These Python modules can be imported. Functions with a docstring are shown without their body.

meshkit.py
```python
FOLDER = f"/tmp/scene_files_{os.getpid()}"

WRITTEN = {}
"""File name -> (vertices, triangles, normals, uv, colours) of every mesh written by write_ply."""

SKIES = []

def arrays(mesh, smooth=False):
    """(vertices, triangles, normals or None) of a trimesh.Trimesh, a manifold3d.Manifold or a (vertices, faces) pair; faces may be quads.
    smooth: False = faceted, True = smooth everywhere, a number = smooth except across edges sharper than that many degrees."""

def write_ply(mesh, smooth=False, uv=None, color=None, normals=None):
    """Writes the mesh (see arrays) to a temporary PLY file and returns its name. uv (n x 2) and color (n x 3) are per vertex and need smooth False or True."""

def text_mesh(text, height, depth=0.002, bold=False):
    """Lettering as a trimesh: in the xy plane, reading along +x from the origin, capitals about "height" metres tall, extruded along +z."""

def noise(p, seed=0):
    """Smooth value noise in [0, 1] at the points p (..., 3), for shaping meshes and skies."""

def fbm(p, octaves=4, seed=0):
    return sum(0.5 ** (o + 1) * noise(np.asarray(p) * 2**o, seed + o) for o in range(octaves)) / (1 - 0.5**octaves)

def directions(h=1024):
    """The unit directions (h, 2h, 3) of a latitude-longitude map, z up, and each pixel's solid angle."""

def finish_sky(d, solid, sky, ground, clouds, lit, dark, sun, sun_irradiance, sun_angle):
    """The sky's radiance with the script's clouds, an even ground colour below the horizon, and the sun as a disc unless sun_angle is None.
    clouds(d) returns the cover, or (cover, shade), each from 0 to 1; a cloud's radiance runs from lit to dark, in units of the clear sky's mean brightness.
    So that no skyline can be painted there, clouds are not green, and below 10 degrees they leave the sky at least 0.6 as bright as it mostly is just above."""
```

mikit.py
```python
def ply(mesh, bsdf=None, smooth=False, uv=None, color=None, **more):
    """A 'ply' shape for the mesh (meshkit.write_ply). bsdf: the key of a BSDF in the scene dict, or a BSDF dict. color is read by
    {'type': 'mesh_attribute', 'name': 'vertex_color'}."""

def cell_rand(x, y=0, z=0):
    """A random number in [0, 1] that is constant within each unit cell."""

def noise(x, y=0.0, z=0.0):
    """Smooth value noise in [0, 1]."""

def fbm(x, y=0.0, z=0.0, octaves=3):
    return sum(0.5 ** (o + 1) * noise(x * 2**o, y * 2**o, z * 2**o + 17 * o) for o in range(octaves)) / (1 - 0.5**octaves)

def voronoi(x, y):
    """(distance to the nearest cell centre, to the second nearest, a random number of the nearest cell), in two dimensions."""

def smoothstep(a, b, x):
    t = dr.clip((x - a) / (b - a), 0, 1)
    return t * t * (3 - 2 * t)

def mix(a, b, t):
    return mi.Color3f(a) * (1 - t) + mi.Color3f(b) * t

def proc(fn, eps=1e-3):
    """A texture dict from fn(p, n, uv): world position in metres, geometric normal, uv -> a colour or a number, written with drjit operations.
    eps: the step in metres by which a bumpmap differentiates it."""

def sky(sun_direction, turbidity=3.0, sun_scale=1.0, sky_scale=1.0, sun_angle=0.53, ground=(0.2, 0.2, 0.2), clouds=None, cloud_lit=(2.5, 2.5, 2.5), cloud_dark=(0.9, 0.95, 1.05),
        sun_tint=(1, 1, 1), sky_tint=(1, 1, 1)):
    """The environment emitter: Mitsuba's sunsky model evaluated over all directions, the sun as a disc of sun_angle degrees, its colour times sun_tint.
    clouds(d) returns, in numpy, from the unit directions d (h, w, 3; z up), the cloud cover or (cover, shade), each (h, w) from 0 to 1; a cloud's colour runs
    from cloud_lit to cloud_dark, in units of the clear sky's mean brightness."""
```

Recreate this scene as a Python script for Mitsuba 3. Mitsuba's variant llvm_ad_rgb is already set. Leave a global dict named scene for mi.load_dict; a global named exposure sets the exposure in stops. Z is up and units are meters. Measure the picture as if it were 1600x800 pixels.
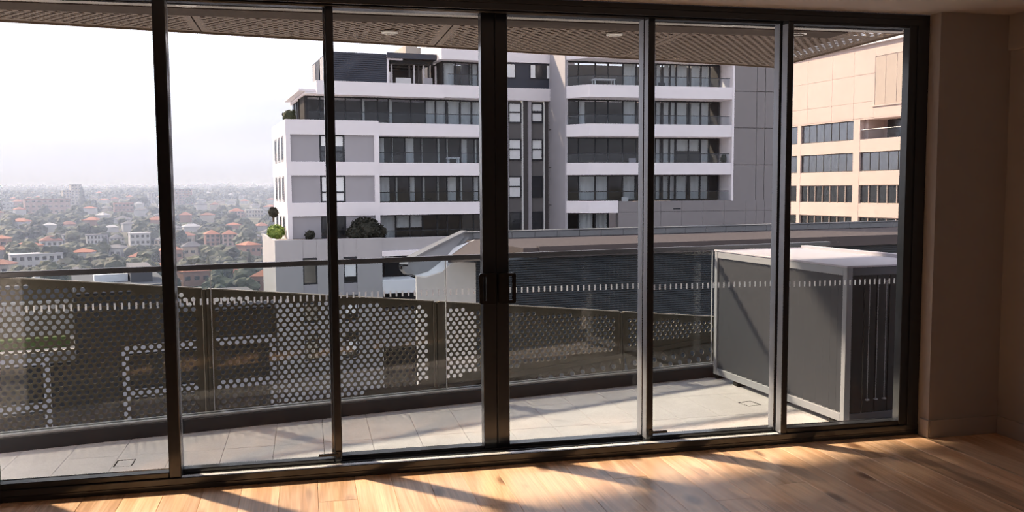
import math, random
import numpy as np, trimesh, shapely
import shapely.geometry as sg
from shapely import affinity
import mitsuba as mi, drjit as dr, mikit
from mikit import proc, noise, fbm, smoothstep, mix
import meshkit
T = mi.ScalarTransform4f
rng = random.Random(7)
nrg = np.random.default_rng(7)
scene, labels = {}, {}

# ------------------------------------------------------------------ camera
FPX, CX, CY = 1400.0, 800.0, 409.2
YAW, PITCH, ROLL = (math.radians(v) for v in (12.7877, 4.6528, 0.3537))
EYE = np.array([0.0, -4.8268, 1.55])
_f = np.array([math.sin(YAW) * math.cos(PITCH), math.cos(YAW) * math.cos(PITCH), -math.sin(PITCH)])
_r = np.cross(_f, [0, 0, 1]); _r /= np.linalg.norm(_r)
_d = np.cross(_f, _r)
RIGHT, DOWN = math.cos(ROLL) * _r + math.sin(ROLL) * _d, -math.sin(ROLL) * _r + math.cos(ROLL) * _d
scene['camera'] = {'type': 'perspective', 'fov_axis': 'x', 'fov': math.degrees(2 * math.atan(800 / FPX)), 'near_clip': 0.05, 'far_clip': 20000.0,
                   'principal_point_offset_y': (400 - CY) / 800, 'to_world': T().look_at(EYE.tolist(), (EYE + _f).tolist(), (-DOWN).tolist())}

# ------------------------------------------------------------------ sky, sun, exposure
exposure = 2.38
SUN_AZ, SUN_EL = math.radians(-44.0), math.radians(35.5)
SUN = np.array([math.sin(SUN_AZ) * math.cos(SUN_EL), math.cos(SUN_AZ) * math.cos(SUN_EL), math.sin(SUN_EL)])


def clouds(d):
    e = np.clip(d[..., 2], 0, 1)
    q = d / np.maximum(e, 0.03)[..., None]
    n = meshkit.fbm(np.stack([q[..., 0] * 0.55, q[..., 1] * 0.9, e * 3], -1), 5, 3)
    wisp = meshkit.fbm(np.stack([d[..., 0] * 5, d[..., 1] * 5, d[..., 2] * 26], -1), 4, 9)
    cover = np.clip(0.80 + 0.5 * (n - 0.4), 0.6, 1)
    low = np.clip(1 - e / 0.20, 0, 1)
    shade = np.clip(0.62 * low ** 1.1 + 0.75 * (wisp - 0.52) * (0.3 + low), 0, 1)
    return cover, shade


scene['sky'] = mikit.sky(SUN, turbidity=3.5, sun_scale=1.3, sky_scale=1.0, sun_angle=2.6, ground=(0.2, 0.2, 0.19), clouds=clouds,
                         cloud_lit=(3.25, 3.18, 3.52), cloud_dark=(1.62, 1.53, 1.90), sun_tint=(1.0, 0.975, 0.975), sky_tint=(1.0, 0.97, 1.0))


# ------------------------------------------------------------------ helpers
def ray(px, py):
    return RIGHT * ((px - CX) / FPX) + DOWN * ((py - CY) / FPX) + _f


def on_z(px, py, z):
    r = ray(px, py)
    return EYE + r * ((z - EYE[2]) / r[2])


def on_y(px, py, y):
    r = ray(px, py)
    return EYE + r * ((y - EYE[1]) / r[1])


class Frame:
    """A vertical plane: origin (x, y), heading of its horizontal axis s; d is the depth behind it, away from the camera."""

    def __init__(self, o, deg):
        a = math.radians(deg)
        self.o, self.u, self.n, self.deg = np.array(o, float), np.array([math.cos(a), math.sin(a)]), np.array([-math.sin(a), math.cos(a)]), deg

    def hit(self, px, py, d=0.0):
        r = ray(px, py)
        o = self.o + self.n * d
        t = (o - EYE[:2]) @ self.n / (r[:2] @ self.n)
        w = EYE + r * t
        return float((w[:2] - self.o) @ self.u), float(w[2])

    def s(self, px, py, d=0.0):
        return self.hit(px, py, d)[0]

    def z(self, px, py, d=0.0):
        return self.hit(px, py, d)[1]

    def P(self, s, d, z):
        q = self.o + self.u * s + self.n * d
        return np.array([q[0], q[1], z])

    def M(self):
        m = np.eye(4)
        m[:2, 0], m[:2, 1], m[:2, 3] = self.u, self.n, self.o
        return m

    def box(self, s0, s1, d0, d1, z0, z1):
        b = bx(s0, s1, d0, d1, z0, z1)
        b.apply_transform(self.M())
        return b


def bx(x0, x1, y0, y1, z0, z1):
    b = trimesh.creation.box((abs(x1 - x0), abs(y1 - y0), abs(z1 - z0)))
    b.apply_translation(((x0 + x1) / 2, (y0 + y1) / 2, (z0 + z1) / 2))
    return b


def cbx(x0, x1, y0, y1, z0, z1, c=0.004):
    """A box with chamfered edges."""
    h = np.array([abs(x1 - x0), abs(y1 - y0), abs(z1 - z0)]) / 2
    c = min(c, 0.45 * h.min())
    pts = [np.array([sx, sy, sz]) * (h - c * (1 - np.eye(3)[k])) for sx in (-1, 1) for sy in (-1, 1) for sz in (-1, 1) for k in range(3)]
    m = trimesh.convex.convex_hull(np.array(pts))
    m.apply_translation(((x0 + x1) / 2, (y0 + y1) / 2, (z0 + z1) / 2))
    return m


def cat(ms):
    return trimesh.util.concatenate(list(ms))


def hull(pts):
    return trimesh.convex.convex_hull(np.array(pts, float))


def extrude(poly, h):
    parts = [g for g in getattr(poly, 'geoms', [poly]) if g.geom_type == 'Polygon' and g.area > 1e-7]
    return cat(trimesh.creation.extrude_polygon(g, h, engine='earcut') for g in parts)


def tube(pts, r, n=8):
    pts = np.asarray(pts, float)
    ring = sg.Point(0, 0).buffer(r, quad_segs=max(2, n // 4))
    return trimesh.creation.sweep_polygon(ring, pts, engine='earcut')


_used = {}


def key_for(name):
    k = _used.get(name, 0)
    _used[name] = k + 1
    return name if k == 0 else f'{name}_{k:03d}'


def put(name, mesh, mat, parent=None, label=None, category=None, group=None, kind=None, smooth=False, **kw):
    """One entry of the scene (a thing, or a part when parent is given). Returns its key."""
    key = key_for(parent + '__' + name if parent else name)
    if mesh is not None:
        scene[key] = dict(mesh) if isinstance(mesh, dict) else mikit.ply(mesh, mat, smooth=smooth)
        scene[key].update(kw)
        if isinstance(mesh, dict) and mat is not None:
            scene[key]['bsdf'] = {'type': 'ref', 'id': mat}
    tag = {k: v for k, v in (('label', label), ('category', category), ('group', group), ('kind', kind)) if v}
    if tag:
        labels[key] = tag
    return key


def mat(name, color, rough=0.6, spec=0.5, metal=0.0, **kw):
    c = color if isinstance(color, dict) else {'type': 'rgb', 'value': list(color)}
    scene[name] = {'type': 'twosided', 'bsdf': {'type': 'principled', 'base_color': c, 'roughness': rough, 'specular': spec, 'metallic': metal, **kw}}
    return name


def pane(name, tint):
    scene[name] = {'type': 'thindielectric', 'int_ior': 1.5, 'specular_transmittance': {'type': 'rgb', 'value': list(tint)}}
    return name


# ------------------------------------------------------------------ materials
mat('wall_paint', (0.48, 0.43, 0.40), 0.7, 0.3)
mat('ceiling_paint', (0.52, 0.47, 0.44), 0.8, 0.2)
mat('frame_black', (0.034, 0.038, 0.047), 0.17, 0.5)
mat('frame_gasket', (0.012, 0.012, 0.013), 0.7, 0.3)
mat('handle_black', (0.012, 0.012, 0.013), 0.35, 0.5)
mat('steel', (0.62, 0.62, 0.64), 0.3, 0.5, 0.9)
scene['dash_white'] = {'type': 'principledthin', 'base_color': {'type': 'rgb', 'value': [0.88, 0.89, 0.90]}, 'roughness': 0.8, 'diff_trans': 1.2}
mat('kerb_charcoal', (0.013, 0.015, 0.021), 0.5, 0.4)
mat('rail_charcoal', (0.05, 0.052, 0.06), 0.34, 0.9)
mat('channel_grey', (0.42, 0.43, 0.45), 0.35, 0.5, 0.3)
pane('door_glass', (0.93, 0.95, 0.95))
pane('balustrade_glass', (0.72, 0.78, 0.80))
scene['balustrade_glass']['int_ior'] = 1.4
pane('far_glass', (0.66, 0.71, 0.75))
scene['far_glass']['int_ior'] = 1.28
pane('far_window_glass', (0.80, 0.84, 0.86))
scene['far_window_glass']['int_ior'] = 1.28
mat('screen_bronze', (0.155, 0.125, 0.090), 0.42, 0.5, 0.35)
mat('screen_sun_highlight', (0.42, 0.36, 0.29), 0.3, 0.6, 0.3)  # the screen bronze lightened, sun highlight of the top fold in its colour
mat('soffit_bronze', (0.165, 0.118, 0.086), 0.5, 0.5, 0.2)
mat('soffit_dark', (0.055, 0.040, 0.032), 0.8, 0.2)
mat('soffit_plaster', (0.42, 0.40, 0.38), 0.8, 0.2)
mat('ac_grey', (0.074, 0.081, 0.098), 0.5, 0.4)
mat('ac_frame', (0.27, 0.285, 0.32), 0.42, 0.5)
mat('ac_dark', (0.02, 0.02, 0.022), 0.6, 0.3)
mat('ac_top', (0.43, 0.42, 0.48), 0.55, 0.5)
mat('track_alu', (0.80, 0.81, 0.83), 0.3, 0.6, 0.2)  # aluminium whitened to carry the glint along the track edge
mat('stile_sheen', (0.30, 0.315, 0.36), 0.42, 0.6, 0.5)  # pale tone carrying the sun and sky sheen of the dark stiles
mat('rubber', (0.02, 0.02, 0.02), 0.8, 0.2)
mat('white_plastic', (0.75, 0.74, 0.70), 0.5, 0.4)


def wood(k):
    r = random.Random(40 + k)
    light, dark, ox, oy = (-.17, .10, -.06, .16, .02, -.11)[k], r.uniform(0.0, 1.0), r.uniform(0, 50), r.uniform(0, 50)

    def fn(p, n, uv):
        x, y = p.x + ox, p.y + oy
        warp = noise(x * 2.2, y * 0.7, 1.0) * 0.22
        grain = fbm((x + warp) * 26.0, y * 1.1, 3.0, 4)
        fine = noise(x * 240.0, y * 6.0, 5.0)
        big = fbm(x * 3.0, y * 0.9, 9.0, 3)
        c = mix((0.63, 0.375, 0.215), (0.84, 0.57, 0.375), smoothstep(0.25, 0.75, grain))
        c = mix(c, (0.82, 0.57, 0.39), 0.5 * smoothstep(0.5, 0.75, big))
        c = mix(c, (0.32, 0.185, 0.12), 0.6 * smoothstep(0.60, 0.76, fbm(x * 7.0, y * 2.2, 21.0, 3)) * smoothstep(0.40, 0.62, grain))
        kx, ky = x * 3.1, y * 1.5
        kd, _, kr = mikit.voronoi(kx, ky)
        c = mix(c, (0.16, 0.07, 0.035), 0.8 * (1 - smoothstep(0.04, 0.17, kd)) * smoothstep(0.5, 0.55, kr))
        return c * (0.9 + 0.2 * fine) * (1.0 + light)

    return fn


for k in range(6):
    mat(f'oak_{k}', proc(wood(k)), 0.30, 0.8)


def tile_fn(p, n, uv):
    a = fbm(p.x * 7.0, p.y * 7.0, 2.0, 4)
    b = noise(p.x * 160.0, p.y * 160.0)
    s = fbm(p.x * 1.6, p.y * 1.6, 8.0, 3)
    return mix((0.545, 0.535, 0.56), (0.65, 0.64, 0.665), a) * (0.95 + 0.1 * b) * (0.9 + 0.16 * s)


mat('porcelain_tile', proc(tile_fn), 0.45, 0.4)
mat('tile_grout', (0.20, 0.19, 0.18), 0.9, 0.1)


def wall_fn(c0, c1, f):
    def fn(p, n, uv):
        return mix(c0, c1, fbm(p.x * f + p.y * f, p.z * f * 0.35, p.y * f * 0.5, 3))
    return fn


mat('render_white', (0.72, 0.69, 0.72), 0.75, 0.3)
mat('render_grey', (0.33, 0.32, 0.345), 0.75, 0.3)
mat('panel_taupe', (0.208, 0.196, 0.202), 0.75, 0.3)
mat('panel_dark_grey', (0.13, 0.125, 0.128), 0.7, 0.3)
mat('podium_render', proc(wall_fn((0.34, 0.335, 0.345), (0.40, 0.39, 0.40), 0.4)), 0.8, 0.2)
mat('cladding_navy', (0.030, 0.036, 0.055), 0.5, 0.4)
mat('pilaster_dark', (0.065, 0.060, 0.062), 0.6, 0.3)
mat('far_frame', (0.018, 0.020, 0.026), 0.5, 0.4)
mat('curtain', (0.66, 0.66, 0.66), 0.9, 0.1)
mat('blind_white', (0.74, 0.76, 0.78), 0.8, 0.2)
mat('room_dark', (0.055, 0.052, 0.052), 0.9, 0.1)
mat('sandstone', proc(wall_fn((0.51, 0.405, 0.372), (0.58, 0.465, 0.43), 0.35)), 0.8, 0.2)
mat('grille_beige', (0.42, 0.35, 0.31), 0.7, 0.3)
mat('roof_fascia', (0.155, 0.16, 0.168), 0.5, 0.4)
mat('roof_membrane', (0.060, 0.051, 0.053), 0.8, 0.2)
mat('louvre_slate', (0.050, 0.055, 0.062), 0.5, 0.4)
mat('fascia_rib', (0.19, 0.195, 0.205), 0.5, 0.4)
mat('pale_soffit', (0.62, 0.62, 0.62), 0.7, 0.3)
mat('cream_wall', (0.44, 0.42, 0.405), 0.8, 0.2)
mat('paving_cream', (0.66, 0.56, 0.48), 0.85, 0.2)
mat('white_roof', (0.74, 0.76, 0.80), 0.7, 0.3)
scene['mirror_glass'] = {'type': 'twosided', 'bsdf': {'type': 'blendbsdf', 'weight': 0.30,
                         'a': {'type': 'diffuse', 'reflectance': {'type': 'rgb', 'value': [0.020, 0.022, 0.026]}},
                         'b': {'type': 'roughconductor', 'alpha': 0.03, 'material': 'none', 'specular_reflectance': {'type': 'rgb', 'value': [0.80, 0.84, 0.90]}}}}
scene['dark_glass'] = {'type': 'twosided', 'bsdf': {'type': 'blendbsdf', 'weight': 0.10,
                       'a': {'type': 'diffuse', 'reflectance': {'type': 'rgb', 'value': [0.016, 0.018, 0.021]}},
                       'b': {'type': 'roughconductor', 'alpha': 0.03, 'material': 'none', 'specular_reflectance': {'type': 'rgb', 'value': [0.8, 0.84, 0.9]}}}}


def leaf_fn(c0, c1, f):
    def fn(p, n, uv):
        return mix(c0, c1, smoothstep(0.25, 0.75, fbm(p.x * f, p.y * f, p.z * f, 3)))
    return fn


mat('leaf_dark', proc(leaf_fn((0.016, 0.022, 0.018), (0.040, 0.050, 0.034), 0.25)), 0.7, 0.2)
mat('leaf_mid', proc(leaf_fn((0.028, 0.036, 0.024), (0.062, 0.074, 0.046), 0.25)), 0.7, 0.2)
mat('leaf_olive', proc(leaf_fn((0.044, 0.050, 0.030), (0.090, 0.098, 0.058), 0.25)), 0.7, 0.2)
mat('leaf_hedge', (0.07, 0.10, 0.035), 0.8, 0.2)
mat('leaf_fresh', proc(leaf_fn((0.10, 0.16, 0.03), (0.26, 0.34, 0.08), 4.0)), 0.6, 0.3)
mat('leaf_bush', proc(leaf_fn((0.016, 0.018, 0.014), (0.045, 0.045, 0.035), 3.0)), 0.7, 0.2)
mat('bark', (0.09, 0.07, 0.055), 0.9, 0.1)
mat('ground_green', proc(leaf_fn((0.035, 0.045, 0.025), (0.13, 0.12, 0.09), 0.02)), 0.95, 0.1)
mat('house_white', (0.42, 0.42, 0.43), 0.9, 0.1)
mat('roof_terracotta', (0.34, 0.14, 0.09), 0.8, 0.2)
mat('roof_rust', (0.24, 0.11, 0.085), 0.8, 0.2)
mat('roof_slate', (0.13, 0.13, 0.145), 0.8, 0.2)
mat('roof_pale', (0.42, 0.42, 0.44), 0.7, 0.2)
mat('wall_cream', (0.42, 0.38, 0.34), 0.9, 0.1)
mat('wall_white', (0.66, 0.66, 0.66), 0.9, 0.1)
mat('wall_brick', (0.26, 0.15, 0.12), 0.9, 0.1)
mat('wall_pink', (0.38, 0.27, 0.24), 0.9, 0.1)
mat('wall_tan', (0.40, 0.33, 0.26), 0.9, 0.1)
mat('house_window', (0.022, 0.023, 0.027), 0.5, 0.2)
scene['null_bsdf'] = {'type': 'null'}

# ================================================================== THE ROOM
ZC = 2.584                                                   # ceiling = top of the door frame
XL, XR, XW, YB = -2.30, 3.704, 4.20, -7.5
flo = put('floor', bx(XL, XW, YB, 0.0, -0.08, -0.018), 'oak_0', label='oak plank floor of the empty room, sunlit along the sliding doors', kind='structure')
PW = 0.193
x, col = XL, 0
while x < XW - 0.01:
    x1 = min(x + PW, XW)
    y = 0.0 - 0.0
    first = (0.55, 1.25, 0.95, 1.6, 0.35, 1.42, 0.75, 1.1)[col % 8] + rng.uniform(-0.12, 0.12)
    while y > YB + 0.01:
        y1 = max(y - first, YB)
        if y - YB < 0.3:
            y1 = YB
        put('plank', cbx(x + 0.0006, x1 - 0.0006, y1 + 0.0006, y - 0.0006, -0.018, -rng.uniform(0.0, 0.0004), 0.0014), f'oak_{rng.randrange(6)}', flo)
        y, first = y1, 1.9
    x, col = x1, col + 1
put('ceiling', bx(XL - .15, XW + .15, YB - .15, 0.0, ZC, ZC + 0.14), 'ceiling_paint', label='plain painted ceiling above the door head', kind='structure')
put('wall_front', bx(XR + .0005, XW + .15, -0.095, 0.088, -0.06, ZC), 'wall_paint', label='narrow painted wall nib right of the sliding doors', kind='structure')
put('wall_right', bx(XW, XW + .15, YB - .15, -0.095, -0.06, ZC), 'wall_paint', label='shaded painted side wall at the right', kind='structure')
put('wall_left', bx(XL - .15, XL, YB - .15, 0.02, -0.06, ZC), 'wall_paint', label='painted side wall left of the doors', kind='structure')
put('wall_back', bx(XL, XW, YB - .15, YB, -0.06, ZC), 'wall_paint', label='painted wall at the back of the room', kind='structure')
put('bulkhead', bx(XW - 0.02, XW + .01, -4.0, -0.095, 2.37, ZC), 'ceiling_paint', label='shallow painted bulkhead along the top of the right wall', kind='structure')


def base(x0, x1, y0, y1):
    return cbx(x0, x1, y0, y1, 0.0, 0.112, 0.004)


put('baseboard_front', base(XR - 0.0, XW, -0.109, -0.0955), 'wall_paint', label='painted baseboard along the wall nib', kind='structure')
put('baseboard_reveal', base(XR - 0.0135, XR - 0.0, -0.109, -0.03), 'wall_paint', label='short return of the baseboard beside the door jamb', kind='structure')
put('baseboard_right', base(XW - 0.0135, XW - 0.0005, YB, -0.1095), 'wall_paint', label='painted baseboard along the right wall', kind='structure')

# ---------------- door frame and six sliding leaves on three tracks
DL = -1.66
fr = put('door_frame', None, None, label='black aluminium frame around the six sliding glass doors', kind='structure')
put('head', cat([cbx(DL, XR, 0.0, 0.27, 2.550, ZC), cbx(DL, XR, 0.0, 0.008, 2.516, 2.552), cbx(DL, XR, 0.080, 0.086, 2.520, 2.552), cbx(DL, XR, 0.158, 0.166, 2.530, 2.552), cbx(DL, XR, 0.255, 0.27, 2.530, 2.552)]), 'frame_black', fr)
put('sill', cat([cbx(DL, XR, -0.004, 0.27, -0.06, 0.030), cbx(DL, XR, -0.004, 0.008, 0.028, 0.062), cbx(DL, XR, 0.080, 0.086, 0.028, 0.060), cbx(DL, XR, 0.158, 0.166, 0.028, 0.052), cbx(DL, XR, 0.255, 0.27, 0.028, 0.040)]), 'frame_black', fr)
put('jamb', cat([cbx(XR - 0.062, XR, 0.0, 0.085, 0.0, ZC), cbx(XR - 0.078, XR - 0.05, 0.0, 0.006, 0.03, 2.55)]), 'frame_black', fr)
put('jamb', cbx(DL, DL + 0.05, 0.0, 0.27, 0.0, ZC), 'frame_black', fr)
put('track_lip', cbx(-0.690, 2.76, 0.024, 0.060, 0.030, 0.0585, 0.001), 'track_alu', fr, label='aluminium track edge with its reflected glint in the colour')

TRK = {'a': (0.010, 0.078), 'b': (0.088, 0.156), 'c': (0.168, 0.250)}
LEAVES = [('a', DL + 0.05, -0.676, .04, .061, 'fixed glass door leaf at the far left beside the bright sky'),
          ('b', -0.745, 0.152, .062, .041, 'second glass door leaf from the left, floor bolt at its right stile'),
          ('c', 0.100, 1.041, .05, .078, 'third glass door leaf from the left, pull handle on its right stile'),
          ('c', 1.043, 1.972, .072, .043, 'fourth glass door leaf from the left, pull handle on its left stile'),
          ('b', 1.928, 2.800, .040, .044, 'fifth glass door leaf from the left, floor bolt at its left stile'),
          ('a', 2.764, XR - 0.045, .038, .085, 'rightmost glass door leaf in front of the grey enclosure')]
for i, (tr, x0, x1, wl, wr, lab) in enumerate(LEAVES):
    y0, y1 = TRK[tr]
    zb, zt = 0.034, 2.546
    zrb = {'a': 0.091, 'b': 0.080, 'c': 0.068}[tr]
    zrt = {'a': 2.504, 'b': 2.515, 'c': 2.528}[tr]
    d = put(f'door_{i + 1}', None, None, label=lab, kind='structure')
    put('stile', cbx(x0, x0 + wl, y0, y1, zb, zt), 'frame_black', d)
    put('stile', cbx(x1 - wr, x1, y0, y1, zb, zt), 'frame_black', d)
    put('rail', cbx(x0 + wl, x1 - wr, y0 + .002, y1 - .002, zb, zrb), 'frame_black', d)
    put('rail', cbx(x0 + wl, x1 - wr, y0 + .002, y1 - .002, zrt, zt), 'frame_black', d)
    ym = (y0 + y1) / 2
    g = trimesh.Trimesh([[x0 + wl - .004, ym, zrb - .004], [x1 - wr + .004, ym, zrb - .004], [x1 - wr + .004, ym, zrt + .004], [x0 + wl - .004, ym, zrt + .004]], [[0, 1, 2], [0, 2, 3]], process=False)
    put('glass', g, 'door_glass', d)
    if i in (3, 4):                                           # added pale strips standing in for the sheen on the dark stile sides
        put('sheen_strip', bx(x1 - wr - .0012, x1 - wr - .0001, y0 + .004, y1 - .003, zrb, zrt), 'stile_sheen', d, label='added pale strip standing in for sheen on the stile side')
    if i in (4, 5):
        put('sheen_strip', bx(x0 - .0012, x0 - .0001, y0 + .004, y1 - .003, zb + .03, zrt), 'stile_sheen', d, label='added pale strip standing in for sheen on the stile side')
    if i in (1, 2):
        put('sheen_strip', bx(x0 + wl + .0001, x0 + wl + .0012, y0 + .004, y1 - .003, zrb, zrt), 'stile_sheen', d, label='added pale strip standing in for sheen on the stile side')
    dashes, xx = [], x0 + wl + 0.012
    while xx < x1 - wr - 0.012:
        dashes.append(trimesh.Trimesh([[xx, ym - .0015, .950], [xx + .0095, ym - .0015, .950], [xx + .0095, ym - .0015, .983], [xx, ym - .0015, .983]], [[0, 1, 2], [0, 2, 3]], process=False))
        xx += 0.0342
    put('safety_dashes', cat(dashes), 'dash_white', d, label='row of small frosted dashes across the glass', kind='stuff')


def handle(xc, sgn, door):
    """A D-shaped pull standing off the stile; xc: its straight inner edge, sgn: the side its bow points to."""
    outer = sg.box(0, 0.900, 0.100, 1.074).buffer(-0.012).buffer(0.012, quad_segs=6)
    inner = sg.box(0.058, 0.918, 0.080, 1.056).buffer(-0.004).buffer(0.004, quad_segs=4)
    bow = affinity.scale(outer.difference(inner), sgn, 1, origin=(0, 0))
    m = extrude(bow, 0.020)
    m.apply_transform(np.array([[1, 0, 0, xc], [0, 0, -1, TRK['c'][0] - 0.024], [0, 1, 0, 0], [0, 0, 0, 1.0]]))
    y1 = TRK['c'][0]
    plate = cbx(*sorted((xc + sgn * 0.004, xc + sgn * 0.058)), y1 - 0.03, y1 - .0003, 0.905, 1.069, 0.006)
    h = put('handle', cat([m, plate]), 'handle_black', door, label='black D-shaped pull handle')
    cyl = trimesh.creation.cylinder(0.0045, 0.006, sections=16)
    cyl.apply_transform(trimesh.transformations.rotation_matrix(math.pi / 2, [1, 0, 0]))
    cyl.apply_translation((xc + sgn * 0.018, y1 - 0.033, 0.980))
    if sgn > 0:
        put('lock_cylinder', cyl, 'steel', h, label='small steel lock cylinder')


handle(1.034, -1, 'door_3')
handle(1.046, 1, 'door_4')
for dk, xs, sgn in (('door_2', 0.130, -1), ('door_5', 1.95, 1)):
    y = TRK['b'][0]
    put('bolt', cat([cbx(*sorted((xs, xs + sgn * 0.105)), y - 0.016, y - 0.001, 0.098, 0.112, 0.005), cbx(xs - .015, xs + .015, y - .012, y - .0003, 0.088, 0.122, .003)]), 'handle_black', dk, label='black foot bolt lever')

# ================================================================== THE BALCONY
KF = Frame((0.0, 1.52848), 10.622)                            # s along the kerb, d outwards
ZF = -0.06
xk = lambda x: 1.52848 + 0.18754 * x
bfl = put('balcony_floor', hull([(-3.2, .271, -.30), (4.7, .271, -.30), (4.7, xk(4.7) + .1, -.30), (-3.2, xk(-3.2) + .1, -.30), (-3.2, .271, ZF - .012), (4.7, .271, ZF - .012), (4.7, xk(4.7) + .1, ZF - .012), (-3.2, xk(-3.2) + .1, ZF - .012)]),
          'tile_grout', label='balcony floor of pale grey porcelain tiles beyond the doors', kind='structure')
edge = sg.Polygon([(-3.2, .272), (4.7, .272), (4.7, xk(4.7) - .004), (-3.2, xk(-3.2) - .004)])
TX, TY = 0.305, 0.61
for i in range(-11, 17):
    for j in range(-1, 4):
        xa, ya = -0.243 + i * TX, 0.32 + j * TY
        c = sg.box(xa + .0015, ya + .0015, xa + TX - .0015, ya + TY - .0015).intersection(edge)
        if c.is_empty or c.area < .004:
            continue
        c = c.difference(sg.box(-1.152, .700, -1.046, .836)).difference(affinity.rotate(sg.box(3.125, 1.145, 3.245, 1.275), 10))
        m = extrude(c, .012)
        m.apply_translation((0, 0, ZF - .012 + rng.uniform(-.0006, .0002)))
        put('tile', m, 'porcelain_tile', bfl)


def drain(cx, cy, w, l, rot, lab):
    f = cat([bx(-w / 2, w / 2, -l / 2, -l / 2 + .004, 0, .0125), bx(-w / 2, w / 2, l / 2 - .004, l / 2, 0, .0125), bx(-w / 2, -w / 2 + .004, -l / 2, l / 2, 0, .0125), bx(w / 2 - .004, w / 2, -l / 2, l / 2, 0, .0125)])
    ins = bx(-w / 2 + .008, w / 2 - .008, -l / 2 + .008, l / 2 - .008, 0, .011)
    m = trimesh.transformations.rotation_matrix(rot, [0, 0, 1]); m[:3, 3] = (cx, cy, ZF - .012)
    f.apply_transform(m); ins.apply_transform(m)
    k = put('floor_drain', None, None, label=lab, category='floor drain')
    put('frame', f, 'frame_gasket', k)
    put('tile_insert', ins, 'porcelain_tile', k)


drain(-1.099, .768, .106, .136, 0, 'square tile-insert drain in the floor at the left end of the balcony')
drain(3.185, 1.210, .116, .126, math.radians(10), 'square tile-insert drain in the floor next to the grey enclosure')

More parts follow.
